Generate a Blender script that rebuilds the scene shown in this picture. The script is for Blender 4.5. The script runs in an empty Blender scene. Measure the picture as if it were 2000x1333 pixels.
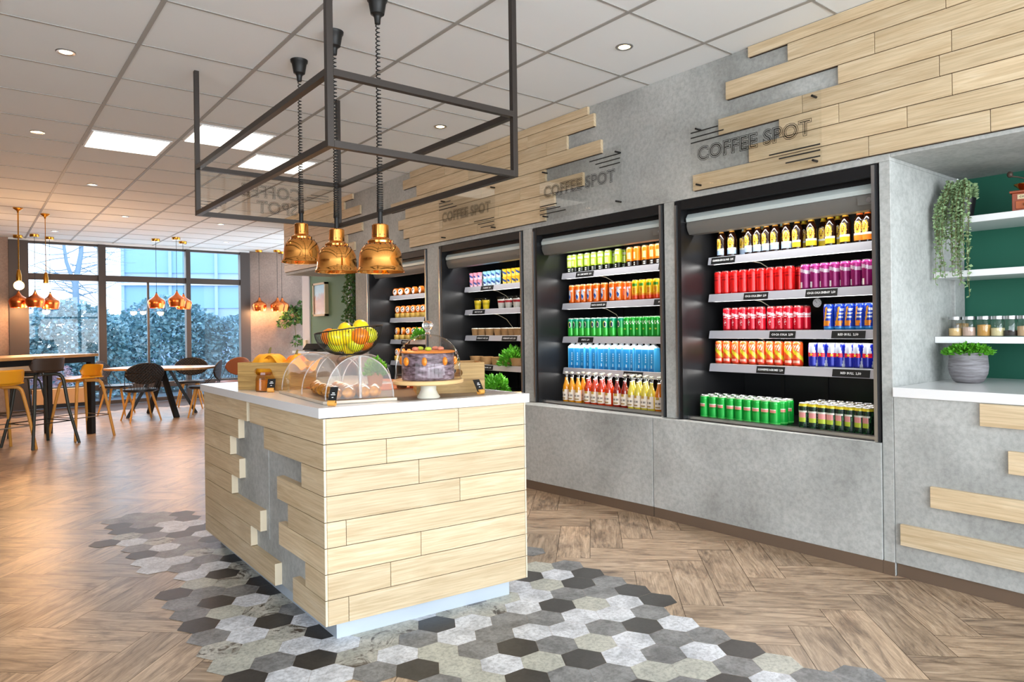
import bpy, math, random
from mathutils import Vector, Matrix
random.seed(7)
R = math.radians
# ------------------------------------------------------------------ camera, world, light, exposure
SC = bpy.context.scene
COL = SC.collection
F, H, ROLL, YAW, CY = 1338.0, 1.28, .0135, .671, 642.0      # measured from the photograph (2000x1333)
FW = Vector((math.sin(YAW), math.cos(YAW), 0)); RT = Vector((math.cos(YAW), -math.sin(YAW), 0)); UP = Vector((0, 0, 1))
cam = bpy.data.cameras.new('camera'); camo = bpy.data.objects.new('camera', cam); COL.objects.link(camo)
cam.lens = 36 * F / 2000; cam.sensor_width = 36; cam.shift_y = -24.5 / 2000; cam.clip_start = .05; cam.clip_end = 200
c_, s_ = math.cos(ROLL), math.sin(ROLL)
r_ = RT * c_ - UP * s_; u_ = RT * s_ + UP * c_
camo.matrix_world = Matrix(((r_.x, u_.x, -FW.x, 0), (r_.y, u_.y, -FW.y, 0), (r_.z, u_.z, -FW.z, H), (0, 0, 0, 1)))
SC.camera = camo
SC.view_settings.view_transform = 'Standard'; SC.view_settings.look = 'None'
SC.view_settings.gamma = 1; SC.view_settings.use_curve_mapping = False
SC.view_settings.exposure = 0.14

def lin(c):
    return tuple((x / 12.92 if x <= .04045 else ((x + .055) / 1.055) ** 2.4) for x in c[:3]) + (1,)
W = bpy.data.worlds.new('world'); SC.world = W; W.use_nodes = True
nt = W.node_tree; bg = nt.nodes['Background']
tc = nt.nodes.new('ShaderNodeTexCoord'); sx = nt.nodes.new('ShaderNodeSeparateXYZ'); cr = nt.nodes.new('ShaderNodeValToRGB')
nt.links.new(tc.outputs['Generated'], sx.inputs[0]); nt.links.new(sx.outputs['Z'], cr.inputs[0]); nt.links.new(cr.outputs[0], bg.inputs[0])
cr.color_ramp.elements[0].color = (.84, .92, 1, 1); cr.color_ramp.elements[1].color = (.50, .68, 1, 1)
cr.color_ramp.elements[1].position = .8
bg.inputs[1].default_value = 2.9

def light(name, kind, loc, energy, color=(1, 1, 1), size=None, rot=None, **k):
    l = bpy.data.lights.new(name, kind); l.energy = energy; l.color = color
    if kind == 'AREA':
        l.shape = 'RECTANGLE'; l.size, l.size_y = size
    elif size is not None: l.shadow_soft_size = size
    for a, b in k.items(): setattr(l, a, b)
    o = bpy.data.objects.new(name, l); o.location = loc
    if rot: o.rotation_euler = rot
    COL.objects.link(o); return o
DAY = (.87, .94, 1.0); WARM = (1, .56, .25); SOFT = (1, .80, .58)
# added lamp for daylight assumed behind the camera, tilted up to brighten the ceiling
light('assumed_daylight_back', 'AREA', (1.3, -3.35, 1.55), 490, DAY, (7.5, 2.6), (R(107), 0, 0))
light('side_fill', 'AREA', (-3.75, -.8, 1.6), 50, DAY, (4.6, 2.6), (R(90), 0, R(-90)))  # added fill lamp outside the unseen openings in the left wall
light('daylight_far', 'AREA', (2.7, 14.75, 1.6), 60, (.82, .92, 1), (3.4, 2.4), (R(-90), 0, 0))

# ------------------------------------------------------------------ pixel -> place helpers
def ray(x, y):
    dx = x - 1000; dy = y - CY
    return FW + RT * ((dx * c_ - dy * s_) / F) - UP * ((dx * s_ + dy * c_) / F)
EYE = Vector((0, 0, H))
def atz(x, y, z): r = ray(x, y); return EYE + r * ((z - H) / r.z)
def atx(x, y, X): r = ray(x, y); return EYE + r * (X / r.x)
def aty(x, y, Y): r = ray(x, y); return EYE + r * (Y / r.y)

# ------------------------------------------------------------------ materials
MATS = {}
def mat(name, col=(.8, .8, .8), rough=.5, metal=0, emit=None, estr=0, trans=0, ior=1.45, coat=0, sub=0):
    if name in MATS: return MATS[name]
    m = bpy.data.materials.new(name); m.use_nodes = True; MATS[name] = m
    b = m.node_tree.nodes['Principled BSDF']
    b.inputs['Base Color'].default_value = lin(col); b.inputs['Roughness'].default_value = rough; b.inputs['Metallic'].default_value = metal
    b.inputs['IOR'].default_value = ior
    if trans: b.inputs['Transmission Weight'].default_value = trans
    if coat: b.inputs['Coat Weight'].default_value = coat; b.inputs['Coat Roughness'].default_value = .08
    if emit: b.inputs['Emission Color'].default_value = lin(emit); b.inputs['Emission Strength'].default_value = estr
    return m
def N(m, t, **k):
    n = m.node_tree.nodes.new(t)
    for a, b in k.items():
        if a in n.inputs: n.inputs[a].default_value = b
        else: setattr(n, a, b)
    return n
def L(m, a, b): m.node_tree.links.new(a, b)
def ramp(m, fac, stops):
    r = N(m, 'ShaderNodeValToRGB'); e = r.color_ramp.elements
    while len(e) < len(stops): e.new(.5)
    for i, (p, c) in enumerate(stops): e[i].position = p; e[i].color = lin(c)
    L(m, fac, r.inputs[0]); return r.outputs[0]
def mixc(m, fac, a, b, mode='MIX'):
    n = N(m, 'ShaderNodeMix', data_type='RGBA', blend_type=mode)
    if isinstance(fac, float): n.inputs[0].default_value = fac
    else: L(m, fac, n.inputs[0])
    for i, v in ((6, a), (7, b)):
        if isinstance(v, tuple): n.inputs[i].default_value = lin(v)
        else: L(m, v, n.inputs[i])
    return n.outputs[2]
def bump(m, h, s=.2, d=.01):
    n = N(m, 'ShaderNodeBump'); n.inputs['Strength'].default_value = s; n.inputs['Distance'].default_value = d
    L(m, h, n.inputs['Height']); L(m, n.outputs[0], m.node_tree.nodes['Principled BSDF'].inputs['Normal'])
def objco(m, scale=(1, 1, 1), kind='Object'):
    t = N(m, 'ShaderNodeTexCoord'); mp = N(m, 'ShaderNodeMapping'); mp.inputs['Scale'].default_value = scale
    L(m, t.outputs[kind], mp.inputs[0]); return mp.outputs[0]
def noise(m, vec, scale, det=6, rough=.6, dist=0):
    n = N(m, 'ShaderNodeTexNoise'); n.inputs['Scale'].default_value = scale; n.inputs['Detail'].default_value = det
    n.inputs['Roughness'].default_value = rough; n.inputs['Distortion'].default_value = dist
    L(m, vec, n.inputs['Vector']); return n.outputs[0]

def concrete(name, lo, hi, sc=1.6, rough=.55):
    m = mat(name, hi, rough); v = objco(m)
    b = m.node_tree.nodes['Principled BSDF']
    big = noise(m, v, sc, 5, .55, .4); fine = noise(m, v, 38, 4, .7)
    c1 = ramp(m, big, [(.33, lo), (.62, hi)]); c2 = ramp(m, fine, [(.35, (.80, .80, .80)), (.6, (1, 1, 1))])
    c = mixc(m, .55, c1, c2, 'MULTIPLY'); L(m, c, b.inputs['Base Color']); bump(m, fine, .08, .002); return m
def grain(name, lo, hi, streak, rough=.45, coat=0):
    """wood whose grain runs along UV.x (metres); the plank's own random number shifts it"""
    m = mat(name, hi, rough, coat=coat); b = m.node_tree.nodes['Principled BSDF']
    uv = N(m, 'ShaderNodeTexCoord').outputs['UV']; at = N(m, 'ShaderNodeAttribute', attribute_name='rnd')
    add = N(m, 'ShaderNodeVectorMath', operation='MULTIPLY_ADD'); L(m, at.outputs['Color'], add.inputs[0]); add.inputs[1].default_value = (31, 17, 7); L(m, uv, add.inputs[2])
    mp = N(m, 'ShaderNodeMapping'); mp.inputs['Scale'].default_value = (1.6, 15, 1); L(m, add.outputs[0], mp.inputs[0])
    n1 = noise(m, mp.outputs[0], 1.5, 8, .62, 1.1)
    mp2 = N(m, 'ShaderNodeMapping'); mp2.inputs['Scale'].default_value = (2.5, 90, 1); L(m, add.outputs[0], mp2.inputs[0])
    n2 = noise(m, mp2.outputs[0], 1.5, 3, .6, .2)
    c = ramp(m, n1, [(.30, lo), (.56, hi), (.75, streak)])
    f = ramp(m, n2, [(.35, (.86, .84, .80)), (.6, (1, 1, 1))])
    c = mixc(m, .6, c, f, 'MULTIPLY')
    hs = N(m, 'ShaderNodeHueSaturation'); L(m, c, hs.inputs['Color']); mr = N(m, 'ShaderNodeMapRange'); mr.inputs[3].default_value = .90; mr.inputs[4].default_value = 1.07
    sp = N(m, 'ShaderNodeSeparateColor'); L(m, at.outputs['Color'], sp.inputs[0]); L(m, sp.outputs[1], mr.inputs[0]); L(m, mr.outputs[0], hs.inputs['Value'])
    L(m, hs.outputs[0], b.inputs['Base Color']); bump(m, n2, .06, .001); return m

M_CONC = concrete('concrete_panel', (.61, .615, .60), (.745, .75, .735))
M_TAUPE = concrete('taupe_plaster', (.42, .36, .32), (.60, .52, .47), .9)
M_OAK = grain('pale_oak', (.79, .69, .545), (.85, .765, .63), (.885, .815, .70))
M_OAKEDGE = mat('oak_edge', (.88, .82, .71), .5)
M_DOVE = mat('ceiling_tile', (.91, .925, .93), .85)
M_GRID = mat('ceiling_grid', (.62, .61, .59), .6)
M_GAP = mat('joint_shadow_gap', (.22, .17, .12), .8)
M_WHITE = mat('white_solid_surface', (.93, .93, .93), .22, coat=.3)
M_BLACK = mat('black_metal', (.13, .125, .12), .45, .3)
M_FRAME = mat('frame_metal', (.24, .215, .20), .42, .5)
M_DARKWIN = mat('window_profile', (.28, .25, .235), .5, .2)
M_LINER = mat('fridge_liner', (.105, .105, .11), .33, .2)
M_DARK = mat('fridge_black', (.07, .07, .08), .4)
M_STEEL = mat('steel', (.72, .72, .72), .28, 1)
M_SILVER = mat('roller_silver', (.80, .84, .83), .4, .15)
M_SILVER2 = mat('roller_grey', (.47, .46, .44), .4, .2)
M_RAIL = mat('price_rail', (.74, .74, .77), .35, .3)
M_CHROME = mat('chrome', (.85, .85, .85), .1, 1)
M_BRONZE = mat('plinth_bronze', (.50, .43, .37), .38, .5)
M_PLINTH = mat('plinth_alu', (.76, .80, .84), .45, .3)
M_COPPER = mat('polished_copper', (1.0, .69, .36), .10, 1)
M_COPPER2 = mat('brushed_copper', (.93, .50, .26), .26, 1)
M_BRASS = mat('brass', (.86, .62, .25), .25, 1)
M_BULB = mat('bulb_glow', (1, .8, .5), .4, emit=(1, .72, .36), estr=14)
M_SPOTGLOW = mat('downlight_glow', (1, .9, .75), .4, emit=(1, .86, .66), estr=9)
M_PANEL = mat('led_panel_glow', (1, 1, .95), .5, emit=(1, .985, .94), estr=3.0)
M_GREEN = mat('green_paint', (.10, .36, .28), .6)
M_SAGE = mat('sage_paint', (.44, .58, .49), .7)
M_YEL = mat('ochre_lacquer', (.95, .66, .14), .35, coat=.2)
M_YLEG = mat('honey_beech', (.86, .62, .28), .4)
M_DLEG = mat('dark_olive_steel', (.26, .27, .25), .4, .4)
M_DSEAT = mat('dark_brown_shell', (.26, .20, .16), .45)
M_TEXT = mat('black_ink', (.12, .11, .10), .6)
M_WTEXT = mat('white_ink', (.92, .92, .92), .6)
M_TAG = mat('black_tag', (.06, .06, .06), .5)
M_LEAF = mat('leaf_green', (.33, .62, .12), .55)
M_LEAF2 = mat('leaf_sage', (.52, .62, .44), .6)
M_LEAF3 = mat('leaf_dark', (.24, .36, .14), .6)
M_STEM = mat('stem', (.42, .40, .22), .7)
M_KRAFT = mat('kraft_card', (.72, .55, .36), .7)
M_CREAM = mat('cream', (.93, .88, .76), .5)
M_BEIGE = mat('warm_board', (.80, .64, .46), .6)
M_GLASS = mat('clear_glass', (1, 1, 1), .0, trans=1, ior=1.45)
M_GREYPOT = mat('stone_pot', (.47, .46, .46), .7)
M_DOVE2 = mat('white_frame', (.84, .85, .88), .6)
def thin(name, tint, refl):
    m = bpy.data.materials.new(name); m.use_nodes = True; n = m.node_tree.nodes; n.remove(n['Principled BSDF'])
    t = n.new('ShaderNodeBsdfTransparent'); t.inputs[0].default_value = tint; g = n.new('ShaderNodeBsdfGlossy'); g.inputs['Roughness'].default_value = 0.01
    f = n.new('ShaderNodeLayerWeight'); mx = n.new('ShaderNodeMixShader'); pw = n.new('ShaderNodeMath'); pw.operation = 'POWER'; pw.inputs[1].default_value = 5
    mu = n.new('ShaderNodeMath'); mu.operation = 'MULTIPLY_ADD'; mu.inputs[1].default_value = .8; mu.inputs[2].default_value = .04 * refl; mu.use_clamp = True
    m.node_tree.links.new(f.outputs['Facing'], pw.inputs[0]); m.node_tree.links.new(pw.outputs[0], mu.inputs[0]); m.node_tree.links.new(mu.outputs[0], mx.inputs[0])
    m.node_tree.links.new(t.outputs[0], mx.inputs[1]); m.node_tree.links.new(g.outputs[0], mx.inputs[2]); m.node_tree.links.new(mx.outputs[0], n['Material Output'].inputs[0])
    MATS[name] = m; return m
M_PANE = thin('window_pane', (.95, .98, 1, 1), .45)
M_ACRYL = thin('acrylic', (.97, .97, .965, 1), .4)
M_DOME = thin('clear_dome', (.975, .975, .97, 1), .6)

def floor_wood():
    m = mat('herringbone_oak', (.6, .5, .4), .30); b = m.node_tree.nodes['Principled BSDF']
    uv = N(m, 'ShaderNodeTexCoord').outputs['UV']; at = N(m, 'ShaderNodeAttribute', attribute_name='rnd')
    add = N(m, 'ShaderNodeVectorMath', operation='MULTIPLY_ADD'); L(m, at.outputs['Color'], add.inputs[0]); add.inputs[1].default_value = (37, 23, 11); L(m, uv, add.inputs[2])
    def co(s): mp = N(m, 'ShaderNodeMapping'); mp.inputs['Scale'].default_value = s; L(m, add.outputs[0], mp.inputs[0]); return mp.outputs[0]
    n1 = noise(m, co((1.9, 11, 1)), 1.7, 9, .68, 1.6); n2 = noise(m, co((4, 120, 1)), 1.4, 4, .7, .3); n3 = noise(m, co((2.2, 4.5, 1)), 1.7, 4, .6, .4)
    c = ramp(m, n1, [(.30, (.40, .335, .28)), (.44, (.64, .55, .455)), (.60, (.76, .665, .56)), (.78, (.82, .75, .67))])
    k = ramp(m, n3, [(.28, (.60, .55, .52)), (.47, (1, 1, 1))]); c = mixc(m, .75, c, k, 'MULTIPLY')
    f = ramp(m, n2, [(.36, (.72, .68, .64)), (.6, (1, 1, 1))]); c = mixc(m, .6, c, f, 'MULTIPLY')
    hs = N(m, 'ShaderNodeHueSaturation'); L(m, c, hs.inputs['Color']); mr = N(m, 'ShaderNodeMapRange'); mr.inputs[3].default_value = .82; mr.inputs[4].default_value = 1.16
    sp = N(m, 'ShaderNodeSeparateColor'); L(m, at.outputs['Color'], sp.inputs[0]); L(m, sp.outputs[1], mr.inputs[0]); L(m, mr.outputs[0], hs.inputs['Value'])
    L(m, hs.outputs[0], b.inputs['Base Color']); bump(m, n2, .12, .001)
    rr = N(m, 'ShaderNodeMapRange'); rr.inputs[3].default_value = .25; rr.inputs[4].default_value = .42; L(m, n1, rr.inputs[0]); L(m, rr.outputs[0], b.inputs['Roughness']); return m
M_FLOOR = floor_wood()
def hexmat(name, lo, hi, stain=False, sc=9):
    m = mat(name, hi, .42); v = objco(m); b = m.node_tree.nodes['Principled BSDF']
    n = noise(m, v, sc, 8, .7, .5); f = noise(m, v, 60, 4, .7)
    c = ramp(m, n, [(.36, lo), (.60, hi)]); g = ramp(m, f, [(.38, (.72, .72, .72)), (.55, (1, 1, 1))]); c = mixc(m, .6, c, g, 'MULTIPLY')
    if stain:
        s = noise(m, v, 7, 6, .75, 1.2); c = mixc(m, ramp(m, s, [(.52, (0, 0, 0)), (.60, (1, 1, 1))]), c, (.27, .23, .19))
    L(m, c, b.inputs['Base Color']); return m
M_HEX = [hexmat('hex_black', (.145, .135, .13), (.20, .19, .185)), hexmat('hex_grey', (.38, .38, .38), (.55, .55, .55)),
         hexmat('hex_white', (.70, .71, .73), (.88, .89, .91)), hexmat('hex_beige', (.66, .66, .62), (.76, .76, .71)),
         hexmat('hex_stained', (.60, .60, .56), (.76, .75, .71), True)]
def paint():
    m = mat('printed_can', (.8, .8, .8), .22, coat=.3); at = N(m, 'ShaderNodeAttribute', attribute_name='paint')
    b = m.node_tree.nodes['Principled BSDF']; L(m, at.outputs['Color'], b.inputs['Base Color']); b.inputs['Metallic'].default_value = .25; return m
M_PAINT = paint()
def paint2():
    m = mat('printed_card', (.8, .8, .8), .5); at = N(m, 'ShaderNodeAttribute', attribute_name='paint')
    L(m, at.outputs['Color'], m.node_tree.nodes['Principled BSDF'].inputs['Base Color']); return m
M_CARD = paint2()

# ------------------------------------------------------------------ mesh builder
class MB:
    def __init__(s): s.v = []; s.f = []; s.m = []; s.uv = []; s.rn = []; s.col = []; s.x = Matrix.Identity(4)
    def add(s, vs, fs, mi=0, uvs=None, rnd=None, cols=None):
        o = len(s.v); s.v += [tuple(s.x @ Vector(p)) for p in vs]
        for i, f in enumerate(fs):
            s.f.append([o + k for k in f]); s.m.append(mi[i] if isinstance(mi, list) else mi)
            s.uv.append(uvs[i] if uvs else None); s.rn.append(rnd); s.col.append(cols[i] if cols else None)
        return s
    def box(s, a, b, mi=0, rnd=None, grain=None):
        x0, y0, z0 = [min(p, q) for p, q in zip(a, b)]; x1, y1, z1 = [max(p, q) for p, q in zip(a, b)]
        vs = [(x0, y0, z0), (x1, y0, z0), (x1, y1, z0), (x0, y1, z0), (x0, y0, z1), (x1, y0, z1), (x1, y1, z1), (x0, y1, z1)]
        fs = [(0, 3, 2, 1), (4, 5, 6, 7), (0, 1, 5, 4), (1, 2, 6, 5), (2, 3, 7, 6), (3, 0, 4, 7)]
        uvs = None
        if grain is not None:
            ax = {'x': (0, (1, 2)), 'y': (1, (0, 2)), 'z': (2, (0, 1))}[grain]
            uvs = [[(vs[k][ax[0]], vs[k][ax[1][0]] + vs[k][ax[1][1]]) for k in f] for f in fs]
        return s.add(vs, fs, mi, uvs, rnd)
    def bar(s, p, q, w, h=None, mi=0, up=(0, 0, 1)):
        p = Vector(p); q = Vector(q); d = (q - p); L_ = d.length; d = d.normalized(); h = h or w
        u = Vector(up)
        if abs(d.dot(u)) > .98: u = Vector((0, 1, 0))
        a = d.cross(u).normalized(); b = a.cross(d)
        vs = [p + a * i * w / 2 + b * j * h / 2 for i, j in ((-1, -1), (1, -1), (1, 1), (-1, 1))]; vs += [v + d * L_ for v in vs]
        return s.add(vs, [(0, 1, 2, 3)[::-1], (4, 5, 6, 7), (0, 1, 5, 4), (1, 2, 6, 5), (2, 3, 7, 6), (3, 0, 4, 7)][0:0] + [(3, 2, 1, 0), (4, 5, 6, 7), (0, 1, 5, 4), (1, 2, 6, 5), (2, 3, 7, 6), (3, 0, 4, 7)], mi)
    def lathe(s, prof, n=32, mi=0, c=(0, 0, 0), sx=1, sy=1):
        vs = []; fs = []; mm = []
        for r, z in prof:
            for k in range(n):
                a = 2 * math.pi * k / n; vs.append((c[0] + r * sx * math.cos(a), c[1] + r * sy * math.sin(a), c[2] + z))
        for i in range(len(prof) - 1):
            for k in range(n):
                k2 = (k + 1) % n; fs.append((i * n + k, i * n + k2, (i + 1) * n + k2, (i + 1) * n + k)); mm.append(mi[i] if isinstance(mi, list) else mi)
        return s.add(vs, fs, mm)
    def tube(s, pts, r, n=8, mi=0, cap=True, closed=False):
        pts = [Vector(p) for p in pts]; m = len(pts); vs = []; fs = []; rad = r if isinstance(r, (list, tuple)) else [r] * m
        t0 = (pts[1] - pts[0]).normalized(); a = t0.orthogonal().normalized()
        for i, p in enumerate(pts):
            if closed: t = (pts[(i + 1) % m] - pts[i - 1]).normalized()
            else: t = (pts[min(i + 1, m - 1)] - pts[max(i - 1, 0)]).normalized()
            a = (a - t * a.dot(t)).normalized(); b = t.cross(a)
            for k in range(n):
                g = 2 * math.pi * k / n; vs.append(p + (a * math.cos(g) + b * math.sin(g)) * rad[i])
        for i in range(m if closed else m - 1):
            j = (i + 1) % m
            for k in range(n):
                k2 = (k + 1) % n; fs.append((i * n + k, i * n + k2, j * n + k2, j * n + k))
        if cap and not closed: fs.append(tuple(range(n))[::-1]); fs.append(tuple((m - 1) * n + k for k in range(n)))
        return s.add(vs, fs, mi)
    def grid(s, fn, nu, nv, mi=0, thick=0):
        vs = [Vector(fn(i / nu, j / nv)) for j in range(nv + 1) for i in range(nu + 1)]
        fs = [(j * (nu + 1) + i, j * (nu + 1) + i + 1, (j + 1) * (nu + 1) + i + 1, (j + 1) * (nu + 1) + i) for j in range(nv) for i in range(nu)]
        return s.add(vs, fs, mi)
    def ball(s, c, r, n=16, mi=0, sq=(1, 1, 1)):
        prof = [(max(1e-4, math.sin(math.pi * i / (n // 2 + 2))), -math.cos(math.pi * i / (n // 2 + 2))) for i in range(n // 2 + 3)]
        vs = []; fs = []; m = len(prof)
        for q, z in prof:
            for k in range(n):
                a = 2 * math.pi * k / n; vs.append((c[0] + r * sq[0] * q * math.cos(a), c[1] + r * sq[1] * q * math.sin(a), c[2] + r * sq[2] * z))
        for i in range(m - 1):
            for k in range(n):
                k2 = (k + 1) % n; fs.append((i * n + k, i * n + k2, (i + 1) * n + k2, (i + 1) * n + k))
        return s.add(vs, fs, mi)
    def build(s, name, mats, parent=None, smooth=None, bevel=0, solid=0, loc=None, link=True):
        me = bpy.data.meshes.new(name); me.from_pydata(s.v, [], s.f)
        for m in (mats if isinstance(mats, (list, tuple)) else [mats]): me.materials.append(m)
        me.polygons.foreach_set('material_index', s.m)
        if any(u is not None for u in s.uv):
            ul = me.uv_layers.new(name='UVMap'); k = 0
            for f, u in zip(s.f, s.uv):
                for i in range(len(f)):
                    ul.data[k].uv = u[i] if u else (0, 0); k += 1
        for nm, arr in (('rnd', s.rn), ('paint', s.col)):
            if any(u is not None for u in arr):
                at = me.color_attributes.new(nm, 'FLOAT_COLOR', 'CORNER'); k = 0; flat = []
                for f, u in zip(s.f, arr):
                    cc = u if u else (0, 0, 0, 1)
                    for i in range(len(f)): flat += list(cc[:3]) + [1]
                at.data.foreach_set('color', flat)
        if smooth: 
            me.polygons.foreach_set('use_smooth', [True] * len(s.f)); me.set_sharp_from_angle(angle=R(smooth))
        me.update()
        o = bpy.data.objects.new(name, me); COL.objects.link(o)
        if parent: o.parent = parent
        if loc: o.location = loc
        if solid: md = o.modifiers.new('s', 'SOLIDIFY'); md.thickness = solid; md.offset = 0
        if bevel: md = o.modifiers.new('b', 'BEVEL'); md.width = bevel; md.segments = 2; md.limit_method = 'ANGLE'; md.angle_limit = R(40)
        return o

def tag(o, label=None, cat=None, group=None, kind=None):
    for k, v in (('label', label), ('category', cat), ('group', group), ('kind', kind)):
        if v: o[k] = v
    return o
def thing(name, label, cat, loc=(0, 0, 0), rz=0, group=None):
    o = bpy.data.objects.new(name, None); COL.objects.link(o); o.empty_display_size = .05
    o.location = loc; o.rotation_euler = (0, 0, rz); return tag(o, label, cat, group)
def struct(o): o['kind'] = 'structure'; return o
def copy_tree(o, parent=None):
    c = o.copy(); COL.objects.link(c)
    if parent: c.parent = parent
    for ch in list(o.children): copy_tree(ch, c)
    return c
class Proto:
    """first use moves the thing itself, later uses copy it with its parts"""
    def __init__(s, o): s.o = o; s.used = False
    def put(s, loc, rz=0, label=None, group=None, rot=None, sc=None):
        o = copy_tree(s.o) if s.used else s.o; s.used = True
        o.location = loc; o.rotation_euler = rot or (0, 0, rz)
        if sc: o.scale = sc
        if label: o['label'] = label
        if group: o['group'] = group
        return o

def text_mesh(body, size, outline=0, offset=0, extrude=0, spacing=1, align='CENTER', res=3):
    cu = bpy.data.curves.new('t', 'FONT'); cu.body = body; cu.size = size; cu.align_x = align; cu.align_y = 'CENTER'; cu.space_character = spacing
    cu.resolution_u = res; cu.offset = offset; cu.extrude = extrude
    if outline: cu.fill_mode = 'NONE'; cu.bevel_depth = outline; cu.bevel_resolution = 0
    ob = bpy.data.objects.new('t', cu); COL.objects.link(ob); bpy.context.view_layer.update()
    me = bpy.data.meshes.new_from_object(ob.evaluated_get(bpy.context.evaluated_depsgraph_get()))
    vs = [tuple(v.co) for v in me.vertices]; fs = [tuple(p.vertices) for p in me.polygons]
    bpy.data.objects.remove(ob); bpy.data.curves.remove(cu); bpy.data.meshes.remove(me)
    return vs, fs
ORD = ['first', 'second', 'third', 'fourth', 'fifth', 'sixth', 'seventh', 'eighth', 'ninth', 'tenth', 'eleventh', 'twelfth', 'thirteenth', 'fourteenth', 'fifteenth', 'sixteenth']
XF = 3.66                                                      # face of the fridge wall
CEIL = 2.935
def YX(x, y=600, X=XF): return atx(x, y, X).y
exec_parts = []
# ================================================================== SETTING
# floor: herringbone planks and the run of hexagon tiles let into it
def make_floor():
    b = MB(); Wp, Lp = .1875, .606
    b.add([(-3.6, -3.2, -.004), (5.2, -3.2, -.004), (5.2, 14.3, -.004), (-3.6, 14.3, -.004)], [(0, 1, 2, 3)], 6)
    q = math.sqrt(.5); eu = Vector((q, q)); ev = Vector((q, -q))
    A = Vector((2.717, 1.562)) - eu * Lp                         # u=0, v=0 corner of one measured plank
    g = .0011
    def quad(u0, u1, v0, v1, along):
        u0 += g; u1 -= g; v0 += g; v1 -= g
        ps = [A + eu * u + ev * v for u, v in ((u0, v0), (u0, v1), (u1, v1), (u1, v0))]
        c = sum((p.x for p in ps)) / 4, sum((p.y for p in ps)) / 4
        if not (-3.9 < c[0] < 5.4 and -3.4 < c[1] < 14.5): return
        uv = [((u, v) if along == 'u' else (v, u)) for u, v in ((u0, v0), (u0, v1), (u1, v1), (u1, v0))]
        b.add([(min(5.2, max(-3.6, p.x)), min(14.3, max(-3.2, p.y)), 0) for p in ps], [(0, 1, 2, 3)], 0, [uv], (random.random(), random.random(), random.random(), 1))
    for i in range(-50, 60):
        for j in range(-16, 14):
            ou = i * Wp + j * Lp; ov = i * Wp - j * Lp
            quad(ou, ou + Lp, ov, ov + Wp, 'u'); quad(ou + Lp, ou + Lp + Wp, ov + Wp - Lp, ov + Wp, 'v')
    # hexagons
    O = Vector((.7771, 3.2066)); a = Vector((.13339, -.0854)); c = Vector((-.00035, .15362)); det = a.x * c.y - a.y * c.x
    cells = {}
    def put(kind, o, s, pts):
        for x, y in pts:
            p = atz(o[0] + x * s, o[1] + y * s, 0); d = Vector((p.x, p.y)) - O
            cells.setdefault((round((d.x * c.y - d.y * c.x) / det), round((a.x * d.y - a.y * d.x) / det)), kind)
    Z1, Z3, Z4 = ((1050, 960), .2798), ((380, 1130), .35), ((160, 960), .2025)
    put(0, *Z1, [(340, 580), (275, 635), (655, 690), (830, 750), (135, 805), (735, 935), (1420, 1085), (330, 1175), (1350, 1310), (5, 600)])
    put(1, *Z1, [(190, 525), (490, 635), (210, 720), (430, 705), (785, 840), (85, 895), (475, 955), (930, 1015), (1190, 1000), (145, 1080), (885, 1130), (1400, 1200), (230, 1300), (540, 1265), (1060, 1320), (0, 430)])
    put(2, *Z1, [(130, 600), (20, 735), (600, 775), (300, 875), (540, 860), (230, 970), (980, 915), (680, 1030), (610, 1150), (1155, 1110), (1620, 1280)])
    put(3, *Z1, [(50, 545), (60, 660), (370, 785), (410, 1060), (50, 1190), (830, 1240), (1115, 1210), (1640, 1175)])
    put(1, (1500, 1080), .25, [(340, 930), (700, 905)])
    put(0, *Z3, [(115, 130), (430, 240), (60, 255), (675, 290), (670, 460), (270, 555), (1350, 260), (1245, 515), (1810, 390), (1960, 155), (1870, 10)])
    put(1, *Z3, [(85, 75), (85, 330), (430, 470), (1245, 345), (1590, 415), (1740, 230), (1690, 300), (1940, 225), (1000, 525), (1960, 375), (1390, 570)])
    put(2, *Z3, [(320, 120), (230, 235), (290, 310), (590, 375), (1550, 255), (1465, 330), (1130, 430), (1720, 480), (1890, 310), (500, 545), (760, 530), (800, 375), (1840, 160), (1830, 100), (600, 240)])
    put(3, *Z3, [(160, 190), (370, 385), (190, 475), (1350, 415), (1485, 500), (1900, 470)])
    put(4, *Z3, [(370, 180), (490, 320), (1020, 340), (900, 445), (450, 90), (1640, 155), (1150, 270)])
    put(0, *Z4, [(895, 985), (1290, 1065), (1120, 1275), (1350, 800), (1800, 1270), (250, 500), (590, 605), (980, 215), (930, 420), (1140, 360), (680, 380), (440, 390), (1250, 480), (1500, 660), (1680, 870)])
    put(1, *Z4, [(900, 1090), (1210, 980), (1530, 970), (990, 735), (870, 600), (530, 540), (320, 280), (600, 330), (830, 440), (560, 270), (1050, 520), (720, 230), (530, 230), (870, 260)])
    put(2, *Z4, [(520, 490), (820, 540), (900, 370), (1050, 290), (480, 330), (1180, 410), (1000, 660), (770, 710), (610, 760), (1050, 800), (1230, 740), (1600, 1050), (1500, 1270)])
    put(3, *Z4, [(1090, 890), (1350, 1170)]); put(4, *Z4, [(1140, 590), (1400, 880), (1620, 790), (1650, 1140)])
    for _ in range(4):                                            # holes inside the patch, and its part under the island
        new = {}
        for i in range(-4, 18):
            for j in range(-14, 22):
                if (i, j) in cells: continue
                p = O + a * i + c * j
                nb = sum(((i + x, j + y) in cells) for x, y in ((1, 0), (-1, 0), (0, 1), (0, -1), (1, 1), (-1, -1)))
                under = 1.2 < p.x < 2.05 and 1.2 < p.y < 4.9
                if nb >= 4 or under: new[(i, j)] = random.choice([0, 1, 2, 2, 3, 4, 1])
        cells.update(new)
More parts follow.
